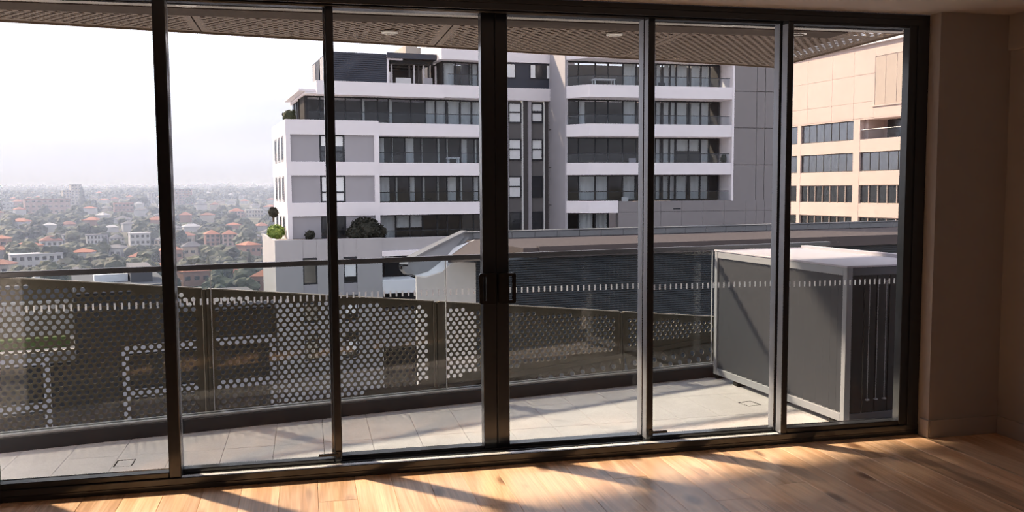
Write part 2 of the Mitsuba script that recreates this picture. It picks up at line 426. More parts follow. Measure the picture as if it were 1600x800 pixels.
put('balcony_kerb', cat([KF.box(-3.4, 4.7, 0.0, 0.16, -0.30, 0.030)]), 'kerb_charcoal', label='low charcoal kerb along the outer edge of the balcony', kind='structure')
GJ = [-3.3, KF.s(330, 440, .07), KF.s(697, 430, .07), KF.s(1075, 420, .07) + .25, 4.6]
GL = ['glass balustrade pane at the left end of the balcony', 'glass balustrade pane between the two visible joints', 'glass balustrade pane right of the centre doors', 'glass balustrade pane behind the grey enclosure']
for a, b, lab in zip(GJ, GJ[1:], GL):
    k = put('balustrade_pane', None, None, label=lab, category='glass balustrade', group='panes of the balcony balustrade')
    q = [KF.P(a + .006, .07, .032), KF.P(b - .006, .07, .032), KF.P(b - .006, .07, 1.0215), KF.P(a + .006, .07, 1.0215)]
    put('glass', trimesh.Trimesh(q, [[0, 1, 2], [0, 2, 3]], process=False), 'balustrade_glass', k)
    put('polished_edge', cat([KF.box(b - .006, b - .002, .063, .077, .032, 1.020)]), 'channel_grey', k)
    put('channel', cat([KF.box(a + .001, b - .001, .028, .060, .030, .045), KF.box(a + .001, b - .001, .082, .105, .030, .048)]), 'channel_grey', k)
rl = cbx(-3.4, 4.7, .045, .095, 1.022, 1.058, .005)
rl.apply_transform(KF.M())
put('handrail', rl, 'rail_charcoal', label='long charcoal handrail capping the glass balustrade', category='handrail')


# ---------------- perforated sheets
def perforated(outline, dx, dy, dia, th, border=0.0, phase=(0, 0)):
    """A sheet (x, y, thickness th along z) with staggered round holes; each hole cell is a ring out to its neighbours' midlines."""
    keep = outline.buffer(-border, join_style=2)
    x0, y0, x1, y1 = keep.bounds
    yv0, yv1 = ((dx / 2) ** 2 + dy ** 2) / (2 * dy), (dy ** 2 - (dx / 2) ** 2) / (2 * dy)
    hx = np.array([(dx / 2, yv1), (0, yv0), (-dx / 2, yv1), (-dx / 2, -yv1), (0, -yv0), (dx / 2, -yv1)])
    hexa = np.array([p for k in range(6) for p in (hx[k], (hx[k] + hx[(k + 1) % 6]) / 2)])
    circ = hexa / np.linalg.norm(hexa, axis=1, keepdims=True) * dia / 2
    n = len(hexa)
    cell = np.vstack([np.c_[hexa, np.full(n, th)], np.c_[circ, np.full(n, th)], np.c_[circ, np.zeros(n)], np.c_[hexa, np.zeros(n)]])
    i, j = np.arange(n), (np.arange(n) + 1) % n
    tri = np.vstack([q for a, b in ((0, n), (n, 2 * n), (2 * n, 3 * n)) for q in (np.c_[a + i, a + j, b + j], np.c_[a + i, b + j, b + i])])[:, ::-1]
    shapely.prepare(keep)
    cs = []
    for r in range(int((y1 - y0) / dy) + 3):
        for c in range(int((x1 - x0) / dx) + 3):
            p = (x0 + phase[0] + (c + 0.5 * (r % 2)) * dx, y0 + phase[1] + r * dy)
            if shapely.contains_xy(keep, p[0] - dia * .62, p[1]) and shapely.contains_xy(keep, p[0] + dia * .62, p[1]) and shapely.contains_xy(keep, p[0], p[1] - dia * .62) and shapely.contains_xy(keep, p[0], p[1] + dia * .62):
                if outline.contains(sg.Polygon(hx + p)):
                    cs.append(p)
    cs = np.array(cs)
    v = (cell[None] + np.c_[cs, np.zeros(len(cs))][:, None]).reshape(-1, 3)
    f = (tri[None] + (np.arange(len(cs)) * len(cell))[:, None, None]).reshape(-1, 3)
    rest = outline.difference(shapely.union_all([sg.Polygon(hx + p).buffer(2e-5, join_style=2) for p in cs], grid_size=1e-6).buffer(0), grid_size=1e-6)
    return cat([trimesh.Trimesh(v, f, process=False), extrude(rest, th)])


OFF = 0.33
ST = [KF.hit(*q, OFF) for q in ((0, 434), (1105, 495))]
top_z = lambda s: ST[0][1] + (s - ST[0][0]) * (ST[1][1] - ST[0][1]) / (ST[1][0] - ST[0][0])
bot_z = lambda s: 0.012 + 0.078 * (s - 0.95)
PJ = [-2.75, KF.s(322, 500, OFF), KF.s(682, 520, OFF), KF.s(971, 530, OFF), 4.15]
PL = ['perforated bronze screen panel at the far left with the highest top edge', 'perforated bronze screen panel second from the left', 'perforated bronze screen panel right of the centre doors', 'perforated bronze screen panel running behind the grey enclosure']
up = np.eye(4); up[:3, 0] = (*KF.u, 0); up[:3, 1] = (0, 0, 1); up[:3, 2] = (*KF.n, 0)
for a, b, lab in zip(PJ, PJ[1:], PL):
    a, b = a + .022, b - .022
    zl = lambda s: max(bot_z(s), -0.42)
    out = sg.Polygon([(a, zl(a)), (b, zl(b)), (b, top_z(b)), (a, top_z(a))])
    # rows follow the sloping lower edge, as the photo shows
    m = perforated(out, 0.0512, 0.0347, 0.0315, 0.004, border=0.028, phase=(rng.uniform(0, .02), 0))
    tm = up.copy(); tm[:3, 3] = KF.P(0, OFF, 0)
    m.apply_transform(tm)
    k = put('perforated_screen', None, None, label=lab, category='perforated screen', group='perforated screens beyond the balustrade')
    put('sheet', m, 'screen_bronze', k)
    cap = hull([KF.P(s, d, top_z(s) + h) for s in (a, b) for d in (OFF - .014, OFF + .022) for h in (0.0, .008)])
    put('top_fold', cap, 'screen_sun_highlight', k, label='folded top edge with its sun highlight in the colour')
    low = hull([KF.P(s, d, zl(s) + h) for s in (a, b) for d in (OFF - .030, OFF + .004) for h in (-.035, 0.0)])
    put('bottom_fold', low, 'screen_bronze', k)
for s, w in zip(PJ[1:4], ('left', 'centre', 'right')):
    lab = {'left': 'slim bronze post in front of the dark lower facade, between perforated screens', 'centre': 'slim bronze post in front of the sunlit cream wall, between perforated screens', 'right': 'slim bronze post nearest the grey enclosure, between perforated screens'}[w]
    pm = cat([KF.box(s - .020, s - .004, OFF - .02, OFF + .03, -0.6, top_z(s)), KF.box(s + .004, s + .020, OFF - .02, OFF + .03, -0.6, top_z(s)), KF.box(s - .004, s + .004, OFF, OFF + .03, -0.6, top_z(s) - .004)])
    put('screen_post', pm, 'screen_bronze', label=lab, category='post', group='posts of the perforated screens')
# lower sheet with wide holes, from the screen's lower edge back to the kerb
for a, b, lab in ((0.55, PJ[3] - .03, 'lower bronze sheet with widely spaced holes under the third screen'), (PJ[3] + .03, 4.7, 'lower bronze sheet with widely spaced holes beside the grey enclosure')):
    m = perforated(sg.box(a, 0, b, .36), 0.098, 0.052, 0.042, 0.004, border=.03)
    v = np.array(m.vertices)
    t = v[:, 1] / .36
    zb_ = 0.012 + 0.078 * (v[:, 0] - 0.95) - .03
    d_, z_ = .15 + (OFF - .002 - .15) * t, -0.22 + (zb_ + 0.22) * t
    m.vertices = np.array([KF.P(s, dd - th, zz) for s, dd, zz, th in zip(v[:, 0], d_, z_, v[:, 2])])
    put('lower_screen', m, 'screen_bronze', label=lab, category='perforated screen')

# ---------------- soffit above the balcony
ZS = 2.72
edge_y = lambda x: 2.385 + 0.18754 * x
sof = put('soffit', None, None, label='bronze perforated soffit sloping out over the balcony', kind='structure')
put('plaster_strip', bx(-3.2, 4.46, .302, 1.31, ZS - .004, ZS + .05), 'soffit_plaster', sof, label='plain pale strip next to the doors')
put('plain_strip', bx(-3.2, 4.0, 1.31, 1.555, ZS - .012, ZS + .03), 'soffit_dark', sof, label='dark plain strip')
SJ = [-3.2, -2.50, -0.735, 1.042, 2.80, 4.46]
for a, b in zip(SJ, SJ[1:]):
    out = sg.Polygon([(a + .006, 1.558), (b - .006, 1.558), (b - .006, edge_y(b - .006)), (a + .006, edge_y(a + .006))])
    m = perforated(out, 0.072, 0.047, 0.040, 0.004, border=.030, phase=(0, .012))
    m.apply_translation((0, 0, ZS))
    put('sheet', m, 'soffit_bronze', sof)
m = perforated(sg.box(4.0, .60, 4.46, 1.552), 0.072, 0.047, 0.044, 0.004, border=.03)
m.apply_translation((0, 0, ZS))
put('sheet', m, 'soffit_bronze', sof)
plen = sg.Polygon([(-3.2, 1.30), (4.0, 1.30), (4.0, 1.60), (4.36, 1.60), (4.36, edge_y(4.36) - .02), (-3.2, edge_y(-3.2) - .02)])
for px_, py_ in ((275, 26), (345, 27), (367, 30), (391, 32), (413, 34), (437, 37), (541, 40), (562, 43), (583, 45), (604, 48), (622, 50)):
    w = on_z(px_, py_, ZS + .06)
    plen = plen.difference(sg.Point(w[0], w[1]).buffer(.050, quad_segs=4))
m = extrude(plen, .006)
m.apply_translation((0, 0, ZS + .06))
put('backing_board', m, 'soffit_dark', sof)
put('fascia', cat([hull([(x, edge_y(x) + y, z) for x in (-3.2, 4.46) for y in (0, .012) for z in (ZS - .012, ZS + .13)]), bx(4.452, 4.464, .60, edge_y(4.46), ZS - .012, ZS + .03)]), 'soffit_bronze', sof)
for (cx, cy), lab in (((-.715, 1.196), 'recessed downlight over the left end of the balcony'), ((2.294, 1.729), 'recessed downlight in the perforated soffit above the fourth leaf'), ((2.964, 1.173), 'recessed downlight in the pale strip above the fifth leaf'), ((3.662, 1.441), 'recessed downlight in the dark strip above the rightmost leaf'), ((.62, 1.95), 'recessed downlight in the perforated soffit above the third leaf')):
    k = put('downlight', None, None, label=lab, category='downlight', group='downlights in the balcony soffit')
    ring = extrude(sg.Point(0, 0).buffer(.062).difference(sg.Point(0, 0).buffer(.046)), .010)
    ring.apply_translation((cx, cy, ZS - .0145)); put('trim_ring', ring, 'white_plastic', k)
    disc = trimesh.creation.cylinder(.046, .006, sections=32); disc.apply_translation((cx, cy, ZS - .007)); put('lens', disc, 'white_plastic', k)

# outer wall around the doors
put('wall_outer', cat([bx(on_y(1410.5, 300, .11)[0], 5.2, .092, .115, -.3, ZS + .5), bx(-3.2, 5.2, 0.02, .27, ZC + .001, 3.3), bx(-3.2, DL - .001, .03, .27, -.3, ZC)]), 'render_white', label='white rendered outer wall framing the door opening', kind='structure')

# ---------------- grey enclosure on the balcony
AX, AY, AA = 3.445, 0.40, math.radians(4.5)
AW, AL, AZ0, AZ1 = 0.90, 1.70, -0.018, 1.02
AM = trimesh.transformations.rotation_matrix(AA, [0, 0, 1]); AM[:3, 3] = (AX, AY, 0)
ac = put('equipment_enclosure', None, None, label='grey louvred metal equipment enclosure standing on the right of the balcony', category='enclosure')


def aput(n, ms, m, label=None, parent=None, **kw):
    g = cat(ms if isinstance(ms, list) else [ms]); g.apply_transform(AM)
    return put(n, g, m, parent or ac, label=label, **kw)


fw = .045
for xx in (0, AW - fw):
    for yy in (0, AL - fw):
        aput('corner_post', cbx(xx, xx + fw, yy, yy + fw, AZ0, AZ1, .003), 'ac_frame')
for z0, z1 in ((AZ0, AZ0 + .055), (AZ1 - .055, AZ1)):
    for yy in (0, AL - fw):
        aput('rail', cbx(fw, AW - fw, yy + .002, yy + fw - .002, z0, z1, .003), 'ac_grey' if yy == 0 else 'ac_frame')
    for xx in (0, AW - fw):
        aput('rail', cbx(xx + .002, xx + fw - .002, fw, AL - fw, z0, z1, .003), 'ac_frame')
aput('roof_sheet', [bx(.01, AW - .01, .01, AL - .01, AZ1, AZ1 + .006), cbx(-.004, .02, -.004, AL + .004, AZ1, AZ1 + .012, .002), cbx(-.004, AW + .004, -.004, .02, AZ1, AZ1 + .012, .002), cbx(AW - .06, AW, 0, AL, AZ1, AZ1 + .030, .002), cbx(0, AW, AL - .02, AL, AZ1, AZ1 + .012, .002)], 'ac_top', label='pale flat roof sheet')
ns = 22
for i in range(ns):                                            # upright louvre blades of the long side
    y0 = fw + i * (AL - 2 * fw) / ns
    b = cbx(-.026, .026, -.004, .004, AZ0 + .05, AZ1 - .045, .001)
    b.apply_transform(trimesh.transformations.rotation_matrix(math.radians(90 + 22), [0, 0, 1]))
    b.apply_translation((.024, y0 + (AL - 2 * fw) / ns / 2, 0))
    aput('louvre_blade', b, 'ac_grey')
nf = 8
for i in range(nf):                                            # and of the end facing the room
    x0 = fw + i * (AW - 2 * fw) / nf
    aput('end_slat', cbx(x0 + .004, x0 + (AW - 2 * fw) / nf - .004, .012, .022, AZ0 + .05, AZ1 - .05, .002), 'ac_dark')
for i, px_ in enumerate((1354, 1368, 1382)):
    r = ray(px_, 560); t = (AY + .02 - EYE[1]) / r[1]; w = EYE + r * t
    lx = (w[0] - AX) * math.cos(AA)
    aput('tie_rod', [cbx(lx - .0025, lx + .0025, -.012, -.007, .135, .93, .001), cbx(lx - .012, lx + .012, -.022, -.001, .125, .135, .002)], 'ac_frame', label='thin bright upright rod')
aput('interior', bx(.10, AW - .10, .12, AL - .12, AZ0 + .03, AZ1 - .12), 'ac_dark')
for yy in (.12, .75, 1.35, 1.68):
    for xx in (.02, AW - .14):
        aput('foot', cbx(xx, xx + .11, yy, yy + .07, ZF, AZ0, .006), 'rubber')
sw = cbx(.50, .56, -.05, .010, .17, .25, .006); sw.apply_transform(AM)
put('junction_box', sw, 'white_plastic', label='small pale junction box at the lower right of the grey enclosure', category='junction box')

# ================================================================== THE WHITE APARTMENT BUILDING OPPOSITE
LWF = Frame((12.714, 61.974), 7.72)
RWF = Frame((26.08, 60.13), 0.9)
FLOORS = [0.62, 3.50, 6.38, 9.26, 12.10]                      # tops of the balcony walls
BH = 0.92
wb = put('apartment_building', None, None, label='white and grey apartment block with stacked glass balconies facing the room', category='building')


def W(name, F, *boxes, m='render_white', label=None, parent=wb):
    return put(name, cat([F.box(*b) for b in boxes]), m, parent, label=label)


def bay(F, s0, s1, z0, z1, dg, mulls, curtains, label=None, rail=0.10, railz=0.55, dark='room_dark', cmat='curtain', deep=2.6, mid=None):
    """A recessed balcony: glazing of frame members and panes at depth dg, a dim room with drawn curtains behind, a glass rail in front."""
    ms = sorted({s0, s1, *[m for m in mulls if s0 < m < s1]})
    fr_ = [F.box(m - .045, m + .045, dg - .04, dg + .06, z0, z1) for m in ms] + [F.box(s0, s1, dg - .04, dg + .06, z1 - .10, z1), F.box(s0, s1, dg - .04, dg + .06, z0, z0 + .07)]
    g = put('glazing_frame', cat(fr_), 'far_frame', wb)
    for a, b in zip(ms, ms[1:]):
        q = [F.P(a, dg, z0), F.P(b, dg, z0), F.P(b, dg, z1), F.P(a, dg, z1)]
        put('pane', trimesh.Trimesh(q, [[0, 1, 2], [0, 2, 3]], process=False), 'far_window_glass', g)
    for a, b, *zz in curtains:
        top, bot = (zz + [z1, z0])[:2] if zz else (z1, z0)
        n = max(3, int((b - a) / .16))
        ss = np.linspace(a + .04, b - .04, n)
        dd = dg + .20 + .035 * np.cos(np.arange(n) * math.pi)
        v = [F.P(s_, d_, z_) for s_, d_ in zip(ss, dd) for z_ in (bot, top)]
        f = [[2 * i, 2 * i + 2, 2 * i + 3] for i in range(n - 1)] + [[2 * i, 2 * i + 3, 2 * i + 1] for i in range(n - 1)]
        put('curtain', trimesh.Trimesh(v, f, process=False), cmat, wb)
    put('room_wall', cat([F.box(s0 - .2, s1 + .2, dg + deep, dg + deep + .1, z0 - .1, z1 + .1), F.box(s0 - .1, s0, dg + .1, dg + deep, z0, z1), F.box(s1, s1 + .1, dg + .1, dg + deep, z0, z1)]), dark, wb)
    if rail is not None:
        q = [F.P(s0 + .02, rail, z0), F.P(s1 - .02, rail, z0), F.P(s1 - .02, rail, z0 + railz), F.P(s0 + .02, rail, z0 + railz)]
        r = put('balcony_glass', trimesh.Trimesh(q, [[0, 1, 2], [0, 2, 3]], process=False), 'far_glass', wb)
        put('rail', F.box(s0, s1, rail - .03, rail + .03, z0 + railz, z0 + railz + .05), 'far_frame', r)


def drapes(mulls, prob, seed, z0=None, z1=None):
    r = random.Random(seed)
    out = []
    for a, b in zip(mulls, mulls[1:]):
        if r.random() < prob:
            w = r.choice((1, 1, .6, .35))
            out.append((a, a + (b - a) * w) if r.random() < .5 else (b - (b - a) * w, b))
    return out


sA0, sA1 = LWF.s(447, 250), LWF.s(586, 250)                   # the solid end block with its grey panels
sB0, sB1 = LWF.s(591.5, 260), LWF.s(776, 260)                 # the balconies right of it
# floor slabs with their white front walls, and the end block
for i, zt in enumerate(FLOORS[:3]):
    W('balcony_wall', LWF, (sB0 - .05, sB1 + .2, 0, .18, zt - BH, zt), (sB0 - .05, sB1 + .2, .18, 2.2, zt - BH, zt - BH + .30))
    W('end_block_band', LWF, (sA0, sA1 + .30, -.06, 0.12, zt - BH, zt + (.05 if i < 2 else .12)), (sA0 - .0, sA0 + .15, .12, 9.2, zt - BH, zt + (.05 if i < 2 else .12)))
W('end_block_pier', LWF, (sA0, sA0 + .32, -.06, .45, -1.9, FLOORS[2] - .5), (sA1 - .05, sA1 + .30, -.06, .5, -1.9, FLOORS[2] - .5))
for i, zt in enumerate((-1.9 + .02, FLOORS[0] + .05, FLOORS[1] + .05)):
    z0, z1 = zt, (FLOORS + [0])[i] - BH
    wl, wr = LWF.s(500.5, 280), LWF.s(540, 280)
    W('grey_panel', LWF, (sA0 + .30, wl, .10, .30, z0, z1), m='render_grey')
    W('grey_panel', LWF, (wr, sA1 - .03, .10, .30, z0, z1), m='render_grey')
    wm = (wl + wr) / 2 - .05
    zt_ = z0 + .38 * (z1 - z0)
    g = W('window_frame', LWF, *[(a - .06, a + .06, .10, .26, z0, z1) for a in (wl + .06, wm, wr - .06)], (wl, wr, .10, .26, z1 - .10, z1), (wl, wr, .10, .26, z0, z0 + .10), (wl, wr, .10, .24, zt_ - .05, zt_ + .05), m='far_frame')
    for a, b in ((wl + .1, wm - .05), (wm + .05, wr - .1)):
        for za, zb in ((z0 + .1, zt_ - .05), (zt_ + .05, z1 - .1)):
            put('pane', LWF.box(a, b, .17, .18, za, zb), 'dark_glass', g)
            if i > 0 and (i == 1 or zb > zt_ + .1):
                put('blind', LWF.box(a, b, .155, .162, za + (.0 if i == 1 else .35), zb), 'blind_white', g)
    # the narrow side wall with its slit windows
    W('side_wall', LWF, (sA0 + .02, sA0 + .14, .3, 9.0, z0, z1), m='render_white')
    for k in range(3):
        y0 = 1.6 + 2.3 * k
        g = W('slit_window', LWF, (sA0 - .02, sA0 + .05, y0, y0 + 1.15, z0 + .05, z1 - .02), m='render_grey')
        put('pane', LWF.box(sA0 - .026, sA0 - .02, y0 + .12, y0 + 1.03, z0 + .2, z1 - .12), 'mirror_glass', g)
W('end_block_core', LWF, (sA0 + .14, sA1 + .25, 9.0, 9.3, -13, FLOORS[2]), (sA0 + .14, sA1 + .25, .5, 9.0, FLOORS[2] - .75, FLOORS[2] - .55))
# balcony bays of the end wing
for i in range(3):
    z0, z1 = ([-2.2] + FLOORS)[i], FLOORS[i] - BH
    ms = [LWF.s(p, 260, 1.5) for p in ((591, 617, 639, 659, 682, 698, 718, 739, 760, 782) if i != 2 else (592, 612, 633, 658, 683, 697, 720, 741, 760, 782))]
    cur = [(a + .03, a + w) for a, w in zip(ms, ((.9, .25, .5, .3, .25, .8, .3, .5, .2) if i == 1 else (.5, .2, .75, .2, .3, .25, .6, .3, .4)))]
    if i == 0:
        cur = [(ms[0], ms[1]), (ms[1], ms[3], z1, z1 - 1.0)]
    bay(LWF, sB0, sB1, z0, z1, 1.5, ms, cur, rail=.09, railz=.72)
W('party_wall', LWF, (sB0 - .3, sB0, .12, 9.0, -3, FLOORS[2] - BH), m='render_white')

# fourth level: glass set back over the roof terrace, wide white slab above
s4 = LWF.s(480, 260, 1.6)
z0, z1 = FLOORS[2] - .1, FLOORS[3] - BH - .02
ms = [LWF.s(p, 175, 1.6) for p in (480, 500, 512, 540, 565, 590, 607, 642, 664.5, 680.5, 697, 719, 737, 755, 775, 792)]
bay(LWF, s4, sB1, z0, z1, 1.6, ms, [(ms[8], ms[9]), (ms[9], ms[10]), (ms[10] + .2, ms[11]), (ms[11], ms[12]), (ms[12], ms[13]), (ms[6], ms[6] + .35), (ms[4], ms[4] + .3)], rail=.09, railz=.80)
for k in range(5):
    y0 = 1.9 + 1.5 * k
    g = W('side_glazing', LWF, (s4 - .06, s4 + .06, y0 - .08, y0 + .08, z0, z1), m='far_frame')
    put('pane', LWF.box(s4 - .01, s4 + .01, y0 + .1, y0 + 1.4, z0, z1), 'mirror_glass', g)
sC = LWF.s(693.5, 140)
W('roof_slab', LWF, (LWF.s(477, 145), sC, 0.0, 9.5, FLOORS[3] - BH - .02, FLOORS[3] - BH + .12), label='white overhanging slab of the set-back level')
W('upper_wall', LWF, (LWF.s(494, 135), sC, -.12, .10, FLOORS[3] - BH - .06, FLOORS[3] - .02), (LWF.s(494, 135), LWF.s(494, 135) + .2, .10, 8, FLOORS[3] - BH, FLOORS[3] - .02))
W('upper_wall', LWF, (sC, sB1 + .2, 0, .18, FLOORS[3] - BH, FLOORS[3]), (sC, sB1 + .2, .18, 2.2, FLOORS[3] - BH, FLOORS[3] - BH + .3))
W('terrace_floor', LWF, (sA0 + 1, sC, .2, 9, FLOORS[3] - .75, FLOORS[3] - .62))
# the dark slatted plant box on the roof
sx0, sx1 = LWF.s(513, 110, 1.2), LWF.s(604.5, 110, 1.2)
ztop, zbot = LWF.z(560, 82, 1.2), FLOORS[3] - .05
g = W('roof_box', LWF, (sx0, sx1, 1.32, 9, zbot, ztop), m='cladding_navy', label='dark slatted plant room on the roof')
for k in range(15):
    za = zbot + .06 + k * (ztop - zbot - .1) / 15
    put('slat', LWF.box(sx0, sx1, 1.20, 1.32, za, za + .12), 'cladding_navy', g)
for k in range(4):
    put('side_panel', LWF.box(sx0 - .05, sx0, 1.4 + k * 1.9, 2.9 + k * 1.9, zbot + .05, ztop - .1), 'render_grey' if k % 2 else 'cladding_navy', g)
# pergola: white post frame, dark beams in a row, sliding glass behind
sp0, sp1 = LWF.s(604.5, 110, 1.2), LWF.s(682, 110, 1.2)
pz = LWF.z(606, 90.5, 1.2)
g = W('pergola', LWF, (sp0, sp0 + .16, 1.2, 1.36, zbot, pz), (sp0, sp0 + 1.2, 1.2, 1.36, pz - .12, pz), m='render_white', label='white pergola frame on the roof terrace')
W('pergola_roof_edge', LWF, (sp0, sp1, 1.0, 1.2, pz, pz + .38), m='cladding_navy')
put('light_blocker', LWF.box(sp0 + .1, sp1 + .2, 1.36, 7.6, pz + .02, pz + .08), 'far_frame', g)  # opaque sheet added to block light and darken the space under the beams
put('back_wall', LWF.box(sp0 + 1.6, sp1 + .2, 6.2, 6.3, zbot, pz), 'panel_dark_grey', g)
for k in range(7):
    put('beam', LWF.box(sp0 + .2, sp1 - .1, 1.8 + k * .8, 1.92 + k * .8, pz - .26, pz), 'roof_fascia' if k % 2 else 'far_frame', g)
for k, p in enumerate((612, 640, 647, 654, 662, 670, 681)):
    put('post', LWF.box(LWF.s(p, 115, 2.2) - .06, LWF.s(p, 115, 2.2) + .06, 2.2, 2.34, zbot, pz - .3), 'pilaster_dark' if k % 2 else 'render_white', g)
bay(LWF, LWF.s(692, 110, 1.4), sB1, FLOORS[3] - .02, FLOORS[4] - BH - .02, 1.4, [LWF.s(p, 110, 1.4) for p in (711, 733, 737, 747, 760, 780)], [(LWF.s(694, 110, 1.4), LWF.s(711, 110, 1.4)), (LWF.s(736, 110, 1.4), LWF.s(747, 110, 1.4))], rail=.09, railz=.80)
W('upper_wall', LWF, (LWF.s(690, 80), sB1 + .2, 0, .18, FLOORS[4] - BH - .05, FLOORS[4] + 1.0), (LWF.s(690, 80), sB1 + .2, .18, 3, FLOORS[4] - BH, FLOORS[4] - .3), (LWF.s(690, 80), LWF.s(690, 80) + .2, .18, 6, FLOORS[4] - BH, FLOORS[4] + 1.0))
W('stair_core', LWF, (LWF.s(634, 80, 8), LWF.s(652, 80, 8), 8, 13, 9, LWF.z(640, 70, 8)), (LWF.s(652, 80, 8), LWF.s(693, 80, 8), 8.3, 13, 9, LWF.z(665, 74.5, 8)), m='wall_cream', label='cream lift core behind the pergola')

# recessed centre part: dark cladding above, window stacks between pilasters below
CWF = Frame(tuple(LWF.P(0, 3.2, 0)[:2]), 5.0)
c0, c1 = CWF.s(780, 200), CWF.s(886, 200)
W('centre_band', CWF, (c0 - 3, c1, 0, .3, CWF.z(840, 98.5), CWF.z(840, 70)))
W('centre_band', CWF, (c0 - 3, c1, -.1, .3, CWF.z(840, 157.5), CWF.z(840, 138.5)))
g = W('dark_cladding', CWF, (c0 - 3, c1, .2, .5, CWF.z(840, 140), CWF.z(840, 98)), m='cladding_navy')
for a, b in ((788, 806.5), (829, 864)):
    f = W('window_frame', CWF, (CWF.s(a, 110), CWF.s(b, 110), .14, .24, CWF.z(845, 123.5), CWF.z(845, 101)), m='far_frame')
    qs = [a + 1.5, b - 1.5] if b - a < 25 else [a + 1, a + 8, a + 9.5, a + 16, a + 19, a + 25, a + 26.5, b - 1]
    for k in range(0, len(qs), 2):
        put('pane', CWF.box(CWF.s(qs[k], 110), CWF.s(qs[k + 1], 110), .12, .138, CWF.z(845, 122), CWF.z(845, 102)), 'blind_white' if k in (0, 6) else 'dark_glass', f)
zt = CWF.z(840, 158)
W('centre_wall', CWF, (c0 - 3, CWF.s(858, 250), .35, .6, -14, zt), m='panel_dark_grey')
W('grey_return', CWF, (CWF.s(858, 250), CWF.s(878, 250), .15, .6, -14, zt), m='panel_taupe')
W('grey_return', CWF, (CWF.s(877.5, 250), CWF.s(895, 250), -.4, .6, -14, FLOORS[4] + 2), m='render_grey', label='light grey wall strip beside the balconies')
for k, py_ in enumerate((203, 262, 320)):
    put('wall_joint', CWF.box(CWF.s(858, py_), CWF.s(895, py_), -.41, .14, CWF.z(870, py_) - .025, CWF.z(870, py_) + .025), 'pilaster_dark', wb)
    v = W('vent', CWF, (CWF.s(868, py_), CWF.s(873.5, py_), .10, .16, CWF.z(870, py_ + 12), CWF.z(870, py_ + 6)), m='wall_white')
    put('grille', CWF.box(CWF.s(869, py_), CWF.s(872.5, py_), .09, .105, CWF.z(870, py_ + 11), CWF.z(870, py_ + 7)), 'far_frame', v)
for a, b, m, d0 in ((816.5, 818.5, 'wall_white', .12), (818.5, 826, 'pilaster_dark', .2), (826, 831, 'render_grey', .05), (850.5, 852, 'wall_white', .12), (852, 858.5, 'pilaster_dark', .2), (783, 795, 'render_grey', .05)):
    W('pilaster', CWF, (CWF.s(a, 250), CWF.s(b, 250), d0, .36, -14, zt), m=m)
for i, (ya, yb) in enumerate(((160, 192), (217, 250.5), (275, 309), (331, 366), (389, 423))):
    for a, b in ((796, 816), (832, 849.5)):
        sa, sb, za, zb = CWF.s(a, ya), CWF.s(b, ya), CWF.z(820, yb), CWF.z(820, ya)
        zm = za + .52 * (zb - za)
        f = W('window_frame', CWF, (sa, sb, .22, .36, za, za + .09), (sa, sb, .22, .36, zb - .09, zb), (sa, sb, .22, .34, zm - .05, zm + .05), (sa, sa + .08, .22, .36, za, zb), (sb - .08, sb, .22, .36, za, zb), m='far_frame')
        for zc, zd in ((za + .09, zm - .05), (zm + .05, zb - .09)):
            lit = i < 2 or (i == 2 and a == 796)
            put('pane', CWF.box(sa + .08, sb - .08, .30, .31, zc, zd), 'dark_glass', f)
            if lit:
                put('blind', CWF.box(sa + .08, sb - .08, .285, .295, zc + (.1 if a == 832 and i == 0 else 0), zd), 'blind_white', f)

# right wing: four balcony storeys with a splayed corner, taupe panelled walls
r0, r1 = RWF.s(921, 200), RWF.s(1145, 200)
cx0 = RWF.s(895.5, 200) - .05                                 # foot of the splay, further back
for i, zt in enumerate(FLOORS):
    zt = (0.61, 3.50, 6.41, 9.32, 12.2)[i]
    e = r1 if i else RWF.s(966, 320)
    if i == 4:
        pts = [(cx0, 1.5), (r0, 0), (r1, 0), (r1, 3), (cx0, 3)]
        W_m = hull([RWF.P(s_, d_, z_) for s_, d_ in pts for z_ in (zt - BH, zt + 1.6)])
        put('balcony_wall', W_m, 'render_white', wb)
        continue
    front = RWF.box(r0 - .02, e, 0, .16, zt - BH, zt)
    splay = hull([RWF.P(s_, d_, z_) for s_, d_ in ((cx0, 1.5), (r0, 0), (r0, .2), (cx0, 1.75)) for z_ in (zt - BH, zt)])
    slab = hull([RWF.P(s_, d_, z_) for s_, d_ in ((cx0, 1.75), (r0, .2), (e, .2), (e, 3.4), (cx0, 3.4)) for z_ in (zt - BH, zt - BH + .25)])
    put('balcony_wall', cat([front, splay, slab]), 'render_white', wb)
mu = [RWF.s(p, 200, 2.0) for p in (904, 930, 950, 973, 993.5, 1003, 1024, 1034, 1046.5, 1056, 1076, 1094.5, 1108, 1141)]
